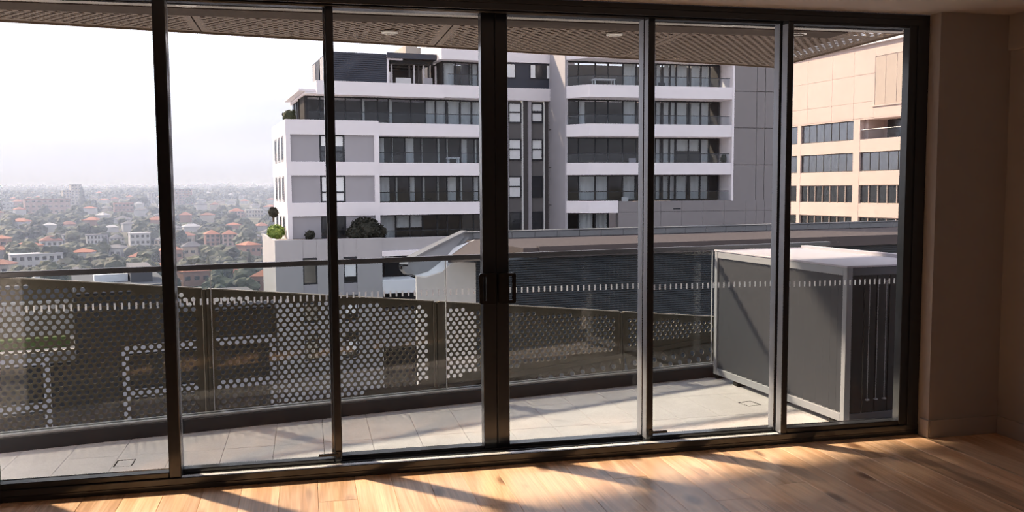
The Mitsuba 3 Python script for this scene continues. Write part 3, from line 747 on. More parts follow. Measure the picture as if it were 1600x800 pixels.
for i in range(5):
    zt = (0.61, 3.50, 6.41, 9.32, 12.2)[i]
    z0, z1 = ((-2.3, 0.61, 3.50, 6.41, 9.32)[i], zt - BH)
    e = RWF.s(1140.5, 200) if i else RWF.s(964, 330)
    r = random.Random(90 + i)
    cur = [(mu[3], mu[4]), (mu[5], mu[6]), (mu[6], mu[7] - .05), (mu[7] + .2, mu[8]), (mu[8], mu[9]), (mu[9], mu[10] - .1), (mu[10] + .25, mu[11]), (mu[11], mu[12])]
    if i == 2:
        cur = cur[1:5] + [(mu[9], mu[11], z1, z0 + 1.0), (mu[11], mu[12])]
    if i == 1:
        cur = [(mu[0], mu[1]), (mu[1], mu[2])] + cur
    if i == 0:
        cur = [(mu[0], mu[1] - .1), (mu[1], mu[2])]
    if i == 3:
        cur = [(mu[0] + .05, mu[0] + .6)] + cur
    cur = [c for c in cur if c[0] < e]
    bay(RWF, cx0 + .12, e, z0, z1, 2.0, mu, cur, rail=None)
    for q in ([RWF.P(r0, .08, 0), RWF.P(e, .08, 0)], [RWF.P(cx0 + .08, 1.55, 0), RWF.P(r0, .08, 0)]):
        h = np.array([0, 0, 1.0])
        gl = put('balcony_glass', trimesh.Trimesh([q[0] + h * z0, q[1] + h * z0, q[1] + h * (z0 + .66), q[0] + h * (z0 + .66)], [[0, 1, 2], [0, 2, 3]], process=False), 'far_glass', wb)
        put('rail', hull([w_ + h * (z0 + .66 + k_) + np.array([0, o_, 0]) for w_ in q for k_ in (0, .05) for o_ in (-.03, .03)]), 'far_frame', gl)
    put('corner_post', RWF.box(cx0 + .02, cx0 + .14, 1.6, 1.75, z0, z1), 'render_white' if i > 2 else 'far_frame', wb)
W('wing_side_wall', RWF, (cx0 - .1, cx0 + .10, 1.55, 6, -14, FLOORS[4] + 1), m='render_grey')
W('end_fin', RWF, (RWF.s(1143, 250), RWF.s(1146, 250), -.04, 2.4, FLOORS[0] - .1, 14))
e1 = RWF.s(1217, 250)
xs = [RWF.s(p, 250) for p in (1146, 1181, 1194)] + [e1]
ys = [RWF.z(1165, p) for p in (60, 143, 200, 257.5, 315)]
for a, b in zip(xs, xs[1:]):
    for zb_, za_ in zip(ys, ys[1:]):
        put('wall_panel', RWF.box(a + .02, b - .02, -.03, .25, za_ + .025, zb_ - .025), 'panel_taupe', wb)
W('panel_joint_bed', RWF, (xs[0], e1, .05, 12, -14, ys[0]), m='panel_dark_grey')
xs = [RWF.s(p, 330) for p in (966, 1010, 1032, 1065, 1098, 1131, 1165, 1181, 1194)] + [e1]
ys = [RWF.z(1080, p) for p in (313.2, 330, 354, 375, 400)]
for a, b in zip(xs, xs[1:]):
    for zb_, za_ in zip(ys, ys[1:]):
        put('wall_panel', RWF.box(a + .012, b - .012, -.03, .25, za_ + .015, zb_ - .015), 'panel_taupe', wb)
W('panel_joint_bed', RWF, (RWF.s(966, 330), e1, .02, .5, -14, RWF.z(1080, 313.4)), m='panel_dark_grey')
W('wall_slot', RWF, (RWF.s(1052, 326), RWF.s(1063, 326), -.05, -.02, RWF.z(1060, 327), RWF.z(1060, 325)), m='far_frame')
W('main_core', LWF, (sA0 + 6, 18, 9.4, 16, -14, 12.0), m='render_white')

# podium: pale wall with the planted terrace on top
PDF = Frame(tuple(LWF.P(0, -1.6, 0)[:2]), 7.72)
pd0, pd1 = PDF.s(430, 400), PDF.s(597, 400)
ptop = PDF.z(500, 374)
W('podium_wall', PDF, (pd0, PDF.s(473.5, 420), 0, .3, -14, ptop), m='podium_render')
W('podium_wall', PDF, (PDF.s(496, 420), PDF.s(537, 420), 0, .3, -14, ptop), m='podium_render')
W('podium_wall', PDF, (PDF.s(558.5, 420), pd1, 0, .3, -14, ptop), m='podium_render')
W('podium_side', PDF, (pd0, pd0 + .25, .3, 9.5, -14, ptop), (pd0 + .25, pd0 + 1.3, 9.2, 9.5, -14, ptop), m='podium_render', label='sunlit side wall of the podium')
W('planter_soil', PDF, (pd0 + .25, pd1 + 1, .3, 1.7, ptop - .5, ptop - .3), m='roof_membrane')
W('planter_soil', PDF, (pd0 + .25, pd0 + 1.8, 1.7, 9.2, ptop - .3, ptop - .06), m='paving_cream')
zlist = [(ptop, PDF.z(516, 402)), (PDF.z(516, 443.5), PDF.z(516, 462)), (PDF.z(516, 503), PDF.z(516, 521)), (PDF.z(516, 562), -14)]
for a, b in ((473.5, 496), (537, 558.5)):
    sa, sb = PDF.s(a, 420), PDF.s(b, 420)
    for zt, zb_ in zlist:
        put('podium_wall', PDF.box(sa - .01, sb + .01, .06, .3, zb_, zt), 'podium_render' if zt == ptop else 'render_grey', wb)
    for (_, zt), (zb_, _) in zip(zlist, zlist[1:]):
        f = W('window_frame', PDF, (sa, sa + .09, .08, .22, zb_, zt), (sb - .09, sb, .08, .22, zb_, zt), (sa, sb, .08, .22, zb_, zb_ + .1), (sa, sb, .08, .22, zt - .12, zt), (sa, sb, .08, .2, zt - .55, zt - .45), m='far_frame')
        put('pane', PDF.box(sa + .09, sb - .09, .16, .17, zb_ + .1, zt - .12), 'mirror_glass' if a < 500 else 'dark_glass', f)
        if a > 500:
            put('blind', PDF.box(sa + .09, sb - .09, .145, .155, zb_ + .45, zt - .5), 'blind_white', f)
# right part of the podium: deep dark opening under a pale lintel, white block below
W('podium_lintel', PDF, (pd1, PDF.s(720, 390), .1, .4, PDF.z(640, 399.5), PDF.z(640, 371)), m='podium_render')
W('lintel_ledge', PDF, (pd1, PDF.s(690, 390), -.15, .1, PDF.z(640, 399), PDF.z(640, 391)), m='render_white')
W('deep_opening', PDF, (pd1, PDF.s(720, 410), 2.4, 2.6, -14, PDF.z(640, 398)), m='house_window')
for p in (612, 640, 668):
    put('mullion', PDF.box(PDF.s(p, 420), PDF.s(p, 420) + .08, 2.3, 2.4, -8, PDF.z(640, 399)), 'far_frame', wb)
W('white_block', PDF, (pd1, PDF.s(650, 440), -.3, 2.2, PDF.z(625, 457), PDF.z(625, 436.5)), m='white_roof')
W('white_block', PDF, (pd1, PDF.s(650, 440), -.3, 2.2, PDF.z(625, 540), PDF.z(625, 487)), m='podium_render')

# things on the balconies and terrace


def far_chair(F, s, d, z, m, label, sc=1.0):
    k = put('balcony_chair', None, None, label=label, category='chair')
    w = .26 * sc
    put('seat', F.box(s - w, s + w, d - w, d + w, z + .40, z + .46), m, k)
    put('backrest', F.box(s - w, s + w, d + w - .05, d + w, z + .46, z + .95 * sc), m, k)
    for a in (-w, w - .05):
        for b in (-w, w - .05):
            put('leg', F.box(s + a, s + a + .05, d + b, d + b + .05, z, z + .40), m, k)


def far_table(F, s, d, z, l, w, h, m, label):
    k = put('balcony_table', None, None, label=label, category='table')
    put('tabletop', F.box(s - l / 2, s + l / 2, d - w / 2, d + w / 2, z + h - .06, z + h), m, k)
    for a in (-l / 2 + .05, l / 2 - .12):
        for b in (-w / 2 + .05, w / 2 - .12):
            put('leg', F.box(s + a, s + a + .07, d + b, d + b + .07, z, z + h - .06), m, k)


zf = 6.41 - BH + .25
far_table(RWF, RWF.s(943, 122, .9), .95, zf + 2.91, 1.7, .8, 1.18, 'wall_white', 'white table on the top balcony of the splayed corner')
for i, (p, lab) in enumerate(((627, 'white slatted chair under the pergola by the white post'), (637, 'white chair under the pergola beside the dark posts'))):
    far_chair(LWF, LWF.s(p, 122, 1.6), 1.6, FLOORS[3] - .62, 'wall_white', lab, 1.3)
far_chair(LWF, LWF.s(670, 122, 1.2), 1.1, FLOORS[3] - .62, 'render_grey', 'grey terrace chair in front of the pergola posts', 1.3)
far_table(LWF, LWF.s(708, 246, .7), .75, FLOORS[1] - BH + .3, .95, .6, 1.05, 'white_roof', 'pale blue covered table on the middle balcony of the end wing')
far_chair(RWF, RWF.s(1036, 126, .9), .9, zf + 2.91, 'far_frame', 'dark chair on the top balcony next to a drawn curtain', 1.1)
far_chair(RWF, RWF.s(990, 247, .9), .9, zf - 2.91, 'render_grey', 'grey chair on the third balcony down at the splayed corner', 1.1)
far_chair(RWF, RWF.s(978, 306, .9), .9, zf - 5.82, 'wall_white', 'white chair on the lowest full balcony of the right wing', 1.0)
far_table(RWF, RWF.s(1052, 307, .9), .9, zf - 5.82, 1.3, .6, .62, 'far_frame', 'low dark bench on the lowest full balcony of the right wing')
far_table(LWF, LWF.s(665, 305, .7), .75, FLOORS[0] - BH + .3, .8, .6, .9, 'far_frame', 'small dark table behind glass on the lower balcony of the end wing')


def bush(F, s, d, z, r, m, label, cat_, n=3, seed=1, flat=1.0, leaf=.22):
    r_ = np.random.default_rng(seed)
    u = r_.normal(size=(n, 3)); u /= np.linalg.norm(u, axis=1, keepdims=True)
    c = u * np.array([r, r * .8, r * flat]) * (0.55 + 0.45 * r_.random((n, 1)) ** .5)
    v, f = [], []
    for k in range(n):
        a, b = r_.normal(size=3), r_.normal(size=3)
        a /= np.linalg.norm(a); b -= a * (a @ b); b /= np.linalg.norm(b)
        L = leaf * (.6 + .8 * r_.random())
        o = c[k]
        v += [o - a * L, o + b * L * .45, o + a * L, o - b * L * .45]
        f += [[4 * k, 4 * k + 1, 4 * k + 2], [4 * k, 4 * k + 2, 4 * k + 3]]
    core = trimesh.creation.icosphere(2, 1.0)
    cv = np.array(core.vertices)
    cv *= (0.72 + 0.25 * meshkit.noise(cv * 2.3 + seed, seed))[:, None]
    core.vertices = cv * np.array([r, r * .8, r * flat])
    g = cat([trimesh.Trimesh(v, f, process=False), core])
    w = F.P(s, d, z)
    g.apply_translation(w)
    k = put(cat_.replace(' ', '_'), None, None, label=label, category=cat_)
    put('foliage', g, m, k, kind='stuff')
    put('trunk', cat([trimesh.creation.cylinder(.06, segment=[(w[0], w[1], z - r * flat - .3), (w[0], w[1], z)], sections=6)]), 'bark', k)


bush(PDF, PDF.s(571, 358, .9), .9, ptop + .55, 1.15, 'leaf_bush', 'dark rounded bush spilling over the podium terrace edge', 'shrub', 500, 3, .78)
bush(PDF, PDF.s(556, 362, .6), .6, ptop + .35, .7, 'leaf_bush', 'dark low shrub at the foot of the larger terrace bush', 'shrub', 250, 4, .75)
bush(PDF, PDF.s(591, 364, .8), .8, ptop + .3, .55, 'leaf_bush', 'small dark shrub next to the balcony end of the terrace', 'shrub', 200, 5, .8)
bush(PDF, PDF.s(431, 358, 3), 3.0, ptop + .45, .62, 'leaf_fresh', 'fresh green bush on the corner of the podium planter', 'shrub', 500, 6, .85, .13)
bush(PDF, PDF.s(427, 333, 5), 5.0, ptop + 1.8, .40, 'leaf_bush', 'clipped dark ball tree behind the fresh green bush', 'topiary', 300, 8, 1.0, .08)
bush(PDF, PDF.s(484, 366, .8), .8, ptop + .28, .36, 'leaf_bush', 'small pot plant in front of the grey terrace panel', 'pot plant', 120, 9, .9, .14)
bush(RWF, RWF.s(1131, 245, 1.0), 1.0, zf - 2.91 + .9, .28, 'leaf_mid', 'leafy balcony plant at the far end of a right wing balcony', 'pot plant', 120, 10, 1.6, .14)
bush(LWF, LWF.s(452, 168, 3), 3.0, FLOORS[2] + .55, .55, 'leaf_olive', 'wispy plant on the roof terrace corner', 'pot plant', 26, 11, .9, .2)

# ================================================================== THE SANDSTONE BUILDING AT THE RIGHT
RBF = Frame((53.4224, 85.5654), -81.8045)                     # s runs towards the room
ob = put('office_building', None, None, label='sunlit sandstone coloured building with bands of dark windows behind the enclosure', category='building')
s_end = RBF.s(1437, 250)
zr = [(8.29, 6.32), (5.03, 3.12), (1.74, -.13), (-1.49, -3.4), (-4.7, -6.6)]
cols = [(RBF.s(1222, 250), RBF.s(1245.5, 250)), (RBF.s(1250.5, 250), RBF.s(1332.5, 250)), (RBF.s(1342.5, 250), RBF.s(1432, 250))]
sb = [-40.0] + [v for c in cols for v in c] + [s_end + 14]
for k in range(0, len(sb), 2):
    put('pier', RBF.box(sb[k], sb[k + 1], 0, .6, -14, 8.4), 'sandstone', ob)
zz = [8.4 + 0] + [v for p in zr for v in p] + [-14]
for c in cols:
    zs = [8.40, *[v for p in zr for v in p], -14.0]
    for k in range(0, len(zs), 2):
        if zs[k] - zs[k + 1] > .05:
            put('spandrel', RBF.box(c[0], c[1], .02, .6, zs[k + 1], zs[k]), 'sandstone', ob)
# blank upper wall of large precast panels
px_edges = [RBF.s(p, 150) for p in (1180, 1205, 1228, 1262, 1300, 1334, 1366.5, 1437)] + [s_end + 14]
ztop = 8.4
zrow = [8.42, RBF.z(1300, 166), RBF.z(1300, 125), RBF.z(1300, 84), RBF.z(1300, 40), RBF.z(1300, 10)]
gs0, gs1 = RBF.s(1366.5, 130), RBF.s(1437, 130)
gz0, gz1 = RBF.z(1366.5, 164.5), RBF.z(1366.5, 88.5)
zrow2 = [8.42, gz0, gz1, RBF.z(1366.5, 70) + .2, RBF.z(1366.5, 64.5)]
for a, b in zip(px_edges, px_edges[1:]):
    if abs(a - px_edges[6]) < .01:
        put('wall_panel', RBF.box(a, b, 0, .5, 8.40, gz0), 'sandstone', ob)
        put('wall_panel', RBF.box(a, b, 0, .5, gz1, RBF.z(1366.5, 68)), 'sandstone', ob)
        continue
    for za, zb_ in zip(zrow, zrow[1:]):
        zb_ = min(zb_, RBF.z(1366.5, 68))
        if zb_ - za < .1:
            continue
        put('wall_panel', RBF.box(a + .012, b - .012, 0, .5, za + .012, zb_ - .012), 'sandstone', ob)
put('wall_backing', RBF.box(-40, s_end + 14, .06, 8, 8.4, RBF.z(1366.5, 68) - .05), 'sandstone', ob)
put('parapet_cap', RBF.box(-40, s_end + 14, -.35, .5, RBF.z(1366.5, 68), RBF.z(1366.5, 62)), 'white_roof', ob, label='pale coping along the roof edge')
nb = 4
for k in range(nb):
    a = gs0 + (gs1 - gs0) * k / nb
    put('grille_panel', RBF.box(a + .03, a + (gs1 - gs0) / nb - .03, .035, .055, gz0 + .05, gz1 - .05), 'grille_beige', ob)
put('grille_sill', RBF.box(gs0 - .2, gs1, -.12, .1, gz0 - .14, gz0), 'sandstone', ob)
for j, (zt, zb_) in enumerate(zr):
    for i, (a, b) in enumerate(cols):
        if j == 0 and i == 2:                                # an open loggia with a glass rail
            put('loggia', cat([RBF.box(a, b, 2.6, 2.8, zb_, zt), RBF.box(a, a + .5, .6, 2.6, zb_, zt), RBF.box(a, b, .6, 2.6, zb_ - .2, zb_), RBF.box(a, b, .6, 2.6, zt, zt + .1)]), 'sandstone', ob)
            put('loggia_glazing', RBF.box(a + 1.2, b, 2.4, 2.5, zb_, zt), 'dark_glass', ob)
            q = [RBF.P(s_, .2, z_) for s_, z_ in ((a, zb_), (b, zb_), (b, zb_ + .95), (a, zb_ + .95))]
            r = put('balcony_glass', trimesh.Trimesh(q, [[0, 1, 2], [0, 2, 3]], process=False), 'far_glass', ob)
            put('rail', RBF.box(a, b, .16, .24, zb_ + .95, zb_ + 1.02), 'wall_white', r)
            continue
        n, hw = max(1, round((b - a) / 1.25)), (.018 if j < 2 else .035)
        fr_ = [RBF.box(a, b, .16, .34, zb_, zb_ + .08), RBF.box(a, b, .16, .34, zt - .08, zt)]
        bar = [RBF.box(a + (b - a) * k / n - hw, a + (b - a) * k / n + hw, .20 if j < 2 else .12, .34, zb_, zt) for k in range(n + 1)]
        f = put('window_frame', cat(fr_ + bar), 'grille_beige' if j > 1 else 'pilaster_dark', ob)
        for k in range(n):
            q0, q1 = a + (b - a) * k / n + .035, a + (b - a) * (k + 1) / n - .035
            put('pane', RBF.box(q0, q1, .24, .26, zb_ + .08, zt - .08), 'mirror_glass' if j < 2 else 'dark_glass', f)

# ================================================================== THE LOW ROOF BETWEEN: parapet, membrane, slate louvre wall, curved prow
NRF = Frame((7.45, 45.0), 10.0)
nb_ = put('low_roof_building', None, None, label='low building with a grey parapet, pinkish flat roof and slate louvre wall', category='building')
zpt, zpb = NRF.z(797, 360.5), NRF.z(797, 372.5)
q0, q1 = NRF.s(722, 365), NRF.s(1470, 350)
put('parapet', NRF.box(q0, q1, .12, .4, zpb - 1.5, zpt - .02), 'roof_fascia', nb_)
put('parapet_cap', NRF.box(q0, q1, -.06, .5, zpt - .05, zpt), 'roof_fascia', nb_)
pxs = [800, 836, 871, 905.5, 939.5, 974, 1008, 1040, 1071, 1103, 1134, 1165, 1197, 1230, 1262, 1295, 1327, 1360, 1395, 1430]
pxs = [740, 768] + pxs
for a, b in zip(pxs, pxs[1:]):
    put('parapet_panel', NRF.box(NRF.s(a, 365) + .012, NRF.s(b, 365) - .012, 0, .12, zpb + .03, zpt - .07), 'roof_fascia', nb_)
dn = -8.2                                                     # near edge of the roof, towards the room
put('roof_deck', NRF.box(q0 + .2, q1, dn, .1, zpb - .35, zpb), 'roof_membrane', nb_)
put('roof_kerb', NRF.box(q0 + 1.0, q1, dn - .12, dn + .25, zpb - .5, zpb + .06), 'roof_membrane', nb_)
l0 = NRF.s(745.5, 440, dn)
nl = 50
lz1, lz0 = zpb - .45, zpb - .45 - 50 * .115
lv = put('louvre_wall', NRF.box(l0, q1, dn + .15, dn + .4, -14, lz1), 'louvre_slate', nb_)
for k in range(nl):
    z_ = lz1 - .115 * (k + 1)
    m = hull([NRF.P(s_, d_, zz_) for s_ in (l0, q1) for d_, zz_ in ((dn + .03, z_ + .01), (dn + .14, z_ + .10), (dn + .16, z_ + .08), (dn + .05, z_))])
    put('louvre_blade', m, 'louvre_slate', lv)
def through(px, py, dist):
    r = ray(px, py)
    return EYE + r * (dist / math.hypot(r[0], r[1]))


cwt = through(700, 419, 39.5)[2]
cwa, cwb = NRF.P(l0 - .02, dn + .12, 0), through(650.5, 440, 44.0)
put('pale_wall', hull([np.array([q_[0], q_[1] + o_, zz_]) for q_ in (cwa, cwb) for o_ in (0, .3) for zz_ in (-9.2, cwt)]), 'cream_wall', nb_, label='pale wall below the curved roof edge')
topl = [(720, 362, 49.6), (700, 371.5, 45.5), (672, 385, 41.2), (648, 397, 38.2), (630, 406.5, 36.3), (624, 412, 35.6), (623.5, 416, 35.3)]
botl = [(722, 373, 49.6), (706, 390, 45.5), (688, 409, 41.5), (666, 425, 38.6), (646, 430.5, 36.8), (630, 428, 35.9), (624, 421, 35.4)]
TP, BP = [through(*q) for q in topl], [through(*q) for q in botl]


def ribbon(A, B, th, sub=4):
    A, B = np.array(A), np.array(B)
    t = np.linspace(0, len(A) - 1, (len(A) - 1) * sub + 1)
    ip = lambda M: np.stack([np.interp(t, range(len(M)), M[:, k]) for k in range(3)], 1)
    a, b = ip(A), ip(B)
    nrm = np.cross(np.gradient(a, axis=0), b - a); nrm /= np.linalg.norm(nrm, axis=1, keepdims=True)
    v = np.vstack([a, b, a + nrm * th, b + nrm * th]); n = len(a)
    f = []
    for i in range(n - 1):
        for p, q in ((0, n), (n, 3 * n), (3 * n, 2 * n), (2 * n, 0)):
            f += [[p + i, q + i, q + i + 1], [p + i, q + i + 1, p + i + 1]]
    return trimesh.Trimesh(v, f, process=False), a, b


rb_, ra, rbb = ribbon(TP, BP, .12)
pw = put('curved_prow', rb_, 'fascia_rib', nb_, label='curved ribbed grey fascia at the end of the roof')
for i in range(0, len(ra) - 1):
    m = hull([ra[i] + o for o in (np.zeros(3), (.03, -.05, 0), (.05, 0, 0))] + [rbb[i] + o for o in (np.zeros(3), (.03, -.05, 0), (.05, 0, 0))])
    put('rib', m, 'fascia_rib', pw)
cap, _, _ = ribbon(TP, [p + np.array([.35, .05, -.02]) for p in TP], .08)
put('prow_cap', cap, 'roof_fascia', pw)
lipA = BP[1:6]
lipB = [through(*q) for q in ((742, 376, 48), (716, 403, 42.5), (690, 426, 39.6), (664, 434, 37.6), (648, 432, 36.6))]
lip, _, _ = ribbon(lipA, lipB, .06)
put('prow_lip', lip, 'pale_soffit', pw, label='pale curved underside of the prow')
put('prow_inner', ribbon([BP[0], BP[1], BP[2]], [through(733, 372, 49), through(712, 395, 45), through(698, 407, 42.5)], .05)[0], 'roof_fascia', pw)
fill = [through(*q) for q in ((738, 374.5, 48.5), (762, 373, 46.5), (762, 397, 37.5), (700, 402, 40.5))]
put('roof_corner', hull(fill + [p - np.array([0, 0, .25]) for p in fill]), 'roof_membrane', nb_)

# low courts and the dark glazed building seen through the perforated screen
DBF = Frame(tuple(PDF.P(0, 1.5, 0)[:2]), 14.0)
db = put('glazed_building', None, None, label='low dark glazed building with pale frames seen through the perforated screen', category='building')
g0, gmid, g1 = DBF.s(-330, 480), DBF.s(116, 480), DBF.s(428, 480)
gz, gmid2 = DBF.z(200, 446), DBF.s(266, 446)
gz2 = DBF.z(350, 474)
put('roof_slab', DBF.box(gmid, gmid2, 0, 10, gz - .4, gz), 'roof_slate', db)
put('roof_slab', DBF.box(gmid2, g1, 0, 10, gz2 - .4, gz2), 'roof_slate', db)
put('facade', DBF.box(g0, g1, .3, 10, -14, gz - 4.5), 'house_window', db)
put('facade', DBF.box(gmid, gmid2, .3, 10, gz - 4.5, gz - .4), 'house_window', db)
put('facade', DBF.box(gmid2, g1, .3, 10, gz - 4.5, gz2 - .4), 'house_window', db)
zb_ = [DBF.z(230, p) for p in (543, 612, 680)]
for z_ in zb_:
    put('pale_band', DBF.box(g0, DBF.s(70, 560), -.05, .3, z_ - .55, z_ - .05), 'render_grey', db)
    put('pale_band', DBF.box(DBF.s(196, 560), g1, -.05, .3, z_ - .3, z_ + .2), 'render_grey', db)
for p in (-170, 72, 196, 318, 427):
    put('pale_pier', DBF.box(DBF.s(p, 560) - .2, DBF.s(p, 560) + .2, -.1, .3, -14, zb_[0] + .1), 'render_grey', db)
for k in range(14):
    s_ = g0 + 1.4 + k * (g1 - g0) / 14
    put('mullion', DBF.box(s_ - .05, s_ + .05, .18, .32, -14, gz - 4.5), 'far_frame', db)
put('terrace', DBF.box(g0, gmid, .3, 10, gz - 4.6, gz - 4.3), 'paving_cream', db)
put('terrace_wall', DBF.box(g0, gmid, 9, 9.6, gz - 4.3, gz - 1.7), 'cream_wall', db)
put('terrace_wall', DBF.box(g0, gmid, 9.6, 12, gz - 4.3, gz - .6), 'roof_slate', db)
put('terrace_parapet', DBF.box(g0, gmid, .0, .3, gz - 4.6, gz - 3.9), 'panel_dark_grey', db)
hb = DBF.box(gmid - 9, gmid - .3, 4.2, 5.4, gz - 4.3, gz - 3.6)
put('terrace_hedge', hb.subdivide().subdivide(), 'leaf_hedge', label='clipped green hedge on the sunlit lower terrace', category='hedge')
put('roof_plant', cat([DBF.box(DBF.s(150, 440), DBF.s(205, 440), 3, 6, gz, gz + .5)]), 'white_roof', label='flat pale roof unit on the dark glazed building', category='roof unit')
put('roof_plant', cat([DBF.box(DBF.s(208, 440), DBF.s(243, 440), 2, 6, gz, gz + 1.0)]), 'roof_slate', label='grey box shaped plant housing on the dark glazed building', category='roof unit')
put('court_ground', hull([(x_, y_, z_) for x_, y_ in ((-60, 12), (90, 12), (110, 100), (-60, 100)) for z_ in (-14.3, -14)]), 'podium_render', label='paved court far below between the buildings', kind='structure')
cr = NRF
put('court_terrace', NRF.box(NRF.s(652, 560, dn - 3), q1, dn - 8, dn - .2, -9.6, -9.2), 'paving_cream', label='sunlit cream terrace at the foot of the slate louvre wall', kind='structure')

# ================================================================== THE HILLSIDE SUBURB
HD = np.array([60, 120, 250, 400, 600, 900, 1400, 2000, 2600, 3300, 4300, 5200.0])
HZ = np.array([-24, -34, -39.5, -36.5, -30, -23, -12.5, -3.5, 1, 7, 15, 16.0])


def ground(x, y):
    x, y = np.asarray(x, float), np.asarray(y, float)
    d = np.hypot(x - EYE[0], y - EYE[1])
    h = np.interp(d, HD, HZ)
    p = np.stack([x, y, 0 * x], -1)
    return h + (meshkit.fbm(p / 420.0, 3, 5) - .5) * np.clip(d / 90, 2, 26) * .55


az = np.radians(np.linspace(-52, 26, 157))
rr = np.concatenate([np.linspace(100, 1000, 70), np.linspace(1030, 5200, 80)])
A, Rr = np.meshgrid(az, rr, indexing='ij')
gx, gy = EYE[0] + np.sin(A) * Rr, EYE[1] + np.cos(A) * Rr
gz_ = ground(gx, gy)
n1, n2 = A.shape
idx = np.arange(n1 * n2).reshape(n1, n2)
ff = np.concatenate([np.stack([idx[:-1, :-1], idx[1:, 1:], idx[1:, :-1]], -1).reshape(-1, 3), np.stack([idx[:-1, :-1], idx[:-1, 1:], idx[1:, 1:]], -1).reshape(-1, 3)])
put('hillside', trimesh.Trimesh(np.stack([gx, gy, gz_], -1).reshape(-1, 3), ff[:, ::-1], process=False), 'ground_green', label='wooded hillside rolling away to the horizon', kind='structure', smooth=True)
DD = np.geomspace(150, 5000, 900)


def ground_hit(px, py):
    r = ray(px, py); k = math.hypot(r[0], r[1])
    x_, y_ = EYE[0] + r[0] / k * DD, EYE[1] + r[1] / k * DD
    dz = EYE[2] + r[2] / k * DD - ground(x_, y_)
    b = np.nonzero(dz < 0)[0]
    if len(b) == 0:
        return None
    return x_[b[0]], y_[b[0]], float(ground(x_[b[0]], y_[b[0]])), DD[b[0]]


TONES = {}


def crown_mesh(seed, n, tall, kind):
    r_ = np.random.default_rng(seed)
    out = []
    if kind == 'conifer':
        for k in range(5):
            c = trimesh.creation.cone(0.52 * (1 - k / 6.0), 0.62, sections=7)
            v = np.array(c.vertices); v[:, :2] *= (0.85 + 0.3 * r_.random((len(v), 1))); c.vertices = v
            c.apply_translation((0, 0, .18 + k * .27)); out.append(c)
    else:
        for k in range(n):
            s = trimesh.creation.icosphere(1, 1.0)
            v = np.array(s.vertices)
            v *= (0.75 + 0.5 * r_.random((len(v), 1)))
            rad = r_.uniform(.30, .50)
            a, q = r_.uniform(0, 6.28), r_.uniform(0, .5)
            s.vertices = v * np.array([rad, rad, rad * .8]) + np.array([math.cos(a) * q, math.sin(a) * q, .55 * tall + r_.uniform(-.22, .32) * tall])
            out.append(s)
    return cat(out)


CROWNS = [(mikit.ply(crown_mesh(s_, n_, t_, k_)), k_) for s_, n_, t_, k_ in ((1, 7, 1.0, ''), (2, 6, 1.15, ''), (3, 8, .9, ''), (4, 5, 1.3, ''), (5, 0, 1, 'conifer'))]
TRUNK = mikit.ply(trimesh.creation.cylinder(.06, segment=[(0, 0, -.35), (0, 0, .5)], sections=5))
TL = {'leaf_dark': 'dark green leafy tree among the houses on the hillside', 'leaf_mid': 'mid green leafy tree among the houses on the hillside', 'leaf_olive': 'olive green leafy tree among the houses on the hillside'}


def tree(x_, y_, size, tone, ci, label=None, spot=''):
    z_ = float(ground(x_, y_))
    tf = T().translate([x_, y_, z_ - .05]).rotate([0, 0, 1], rng.uniform(0, 360)).scale([size, size, size * rng.uniform(.85, 1.15)])
    k = put('conifer' if ci == 4 else 'leafy_tree', None, None, label=label or (('dark pointed conifer ' if ci == 4 else ('large ' if size > 8 else 'small ' if size < 6.3 else '') + ('rounded ', 'spreading ', 'clumpy ', 'upright ')[ci % 4] + TL[tone].split(' among')[0] + ' ') + spot), category='tree', group=None if label else ('conifers on the hillside' if ci == 4 else TL[tone].split(' among')[0] + 's on the hillside'))
    put('crown', CROWNS[ci][0], tone, k, to_world=tf)
    put('trunk', TRUNK, 'bark', k, to_world=tf)


taken = []
MARKS = []                                                     # (pixel, pixel, phrase) of the buildings one can find on the hillside


def where(px, py):
    a, b, ph = min(MARKS, key=lambda m: ((px - m[0]) / 1.6) ** 2 + (py - m[1]) ** 2)
    dx, dy = px - a, py - b
    far = 'just ' if abs(dx) < 22 and abs(dy) < 12 else ''
    if abs(dy) > .55 * abs(dx):
        return f'{far}{"downhill of" if dy > 0 else "uphill of"} the {ph}'
    return f'{"apartment side of" if dx > 0 else "open side of"} the {ph}'



def free(px, py, w, h):
    for a, b, c, d_ in taken:
        if abs(px - a) < (w + c) * .5 and abs(py - b) < (h + d_) * .5:
            return False
    taken.append((px, py, w, h))
    return True


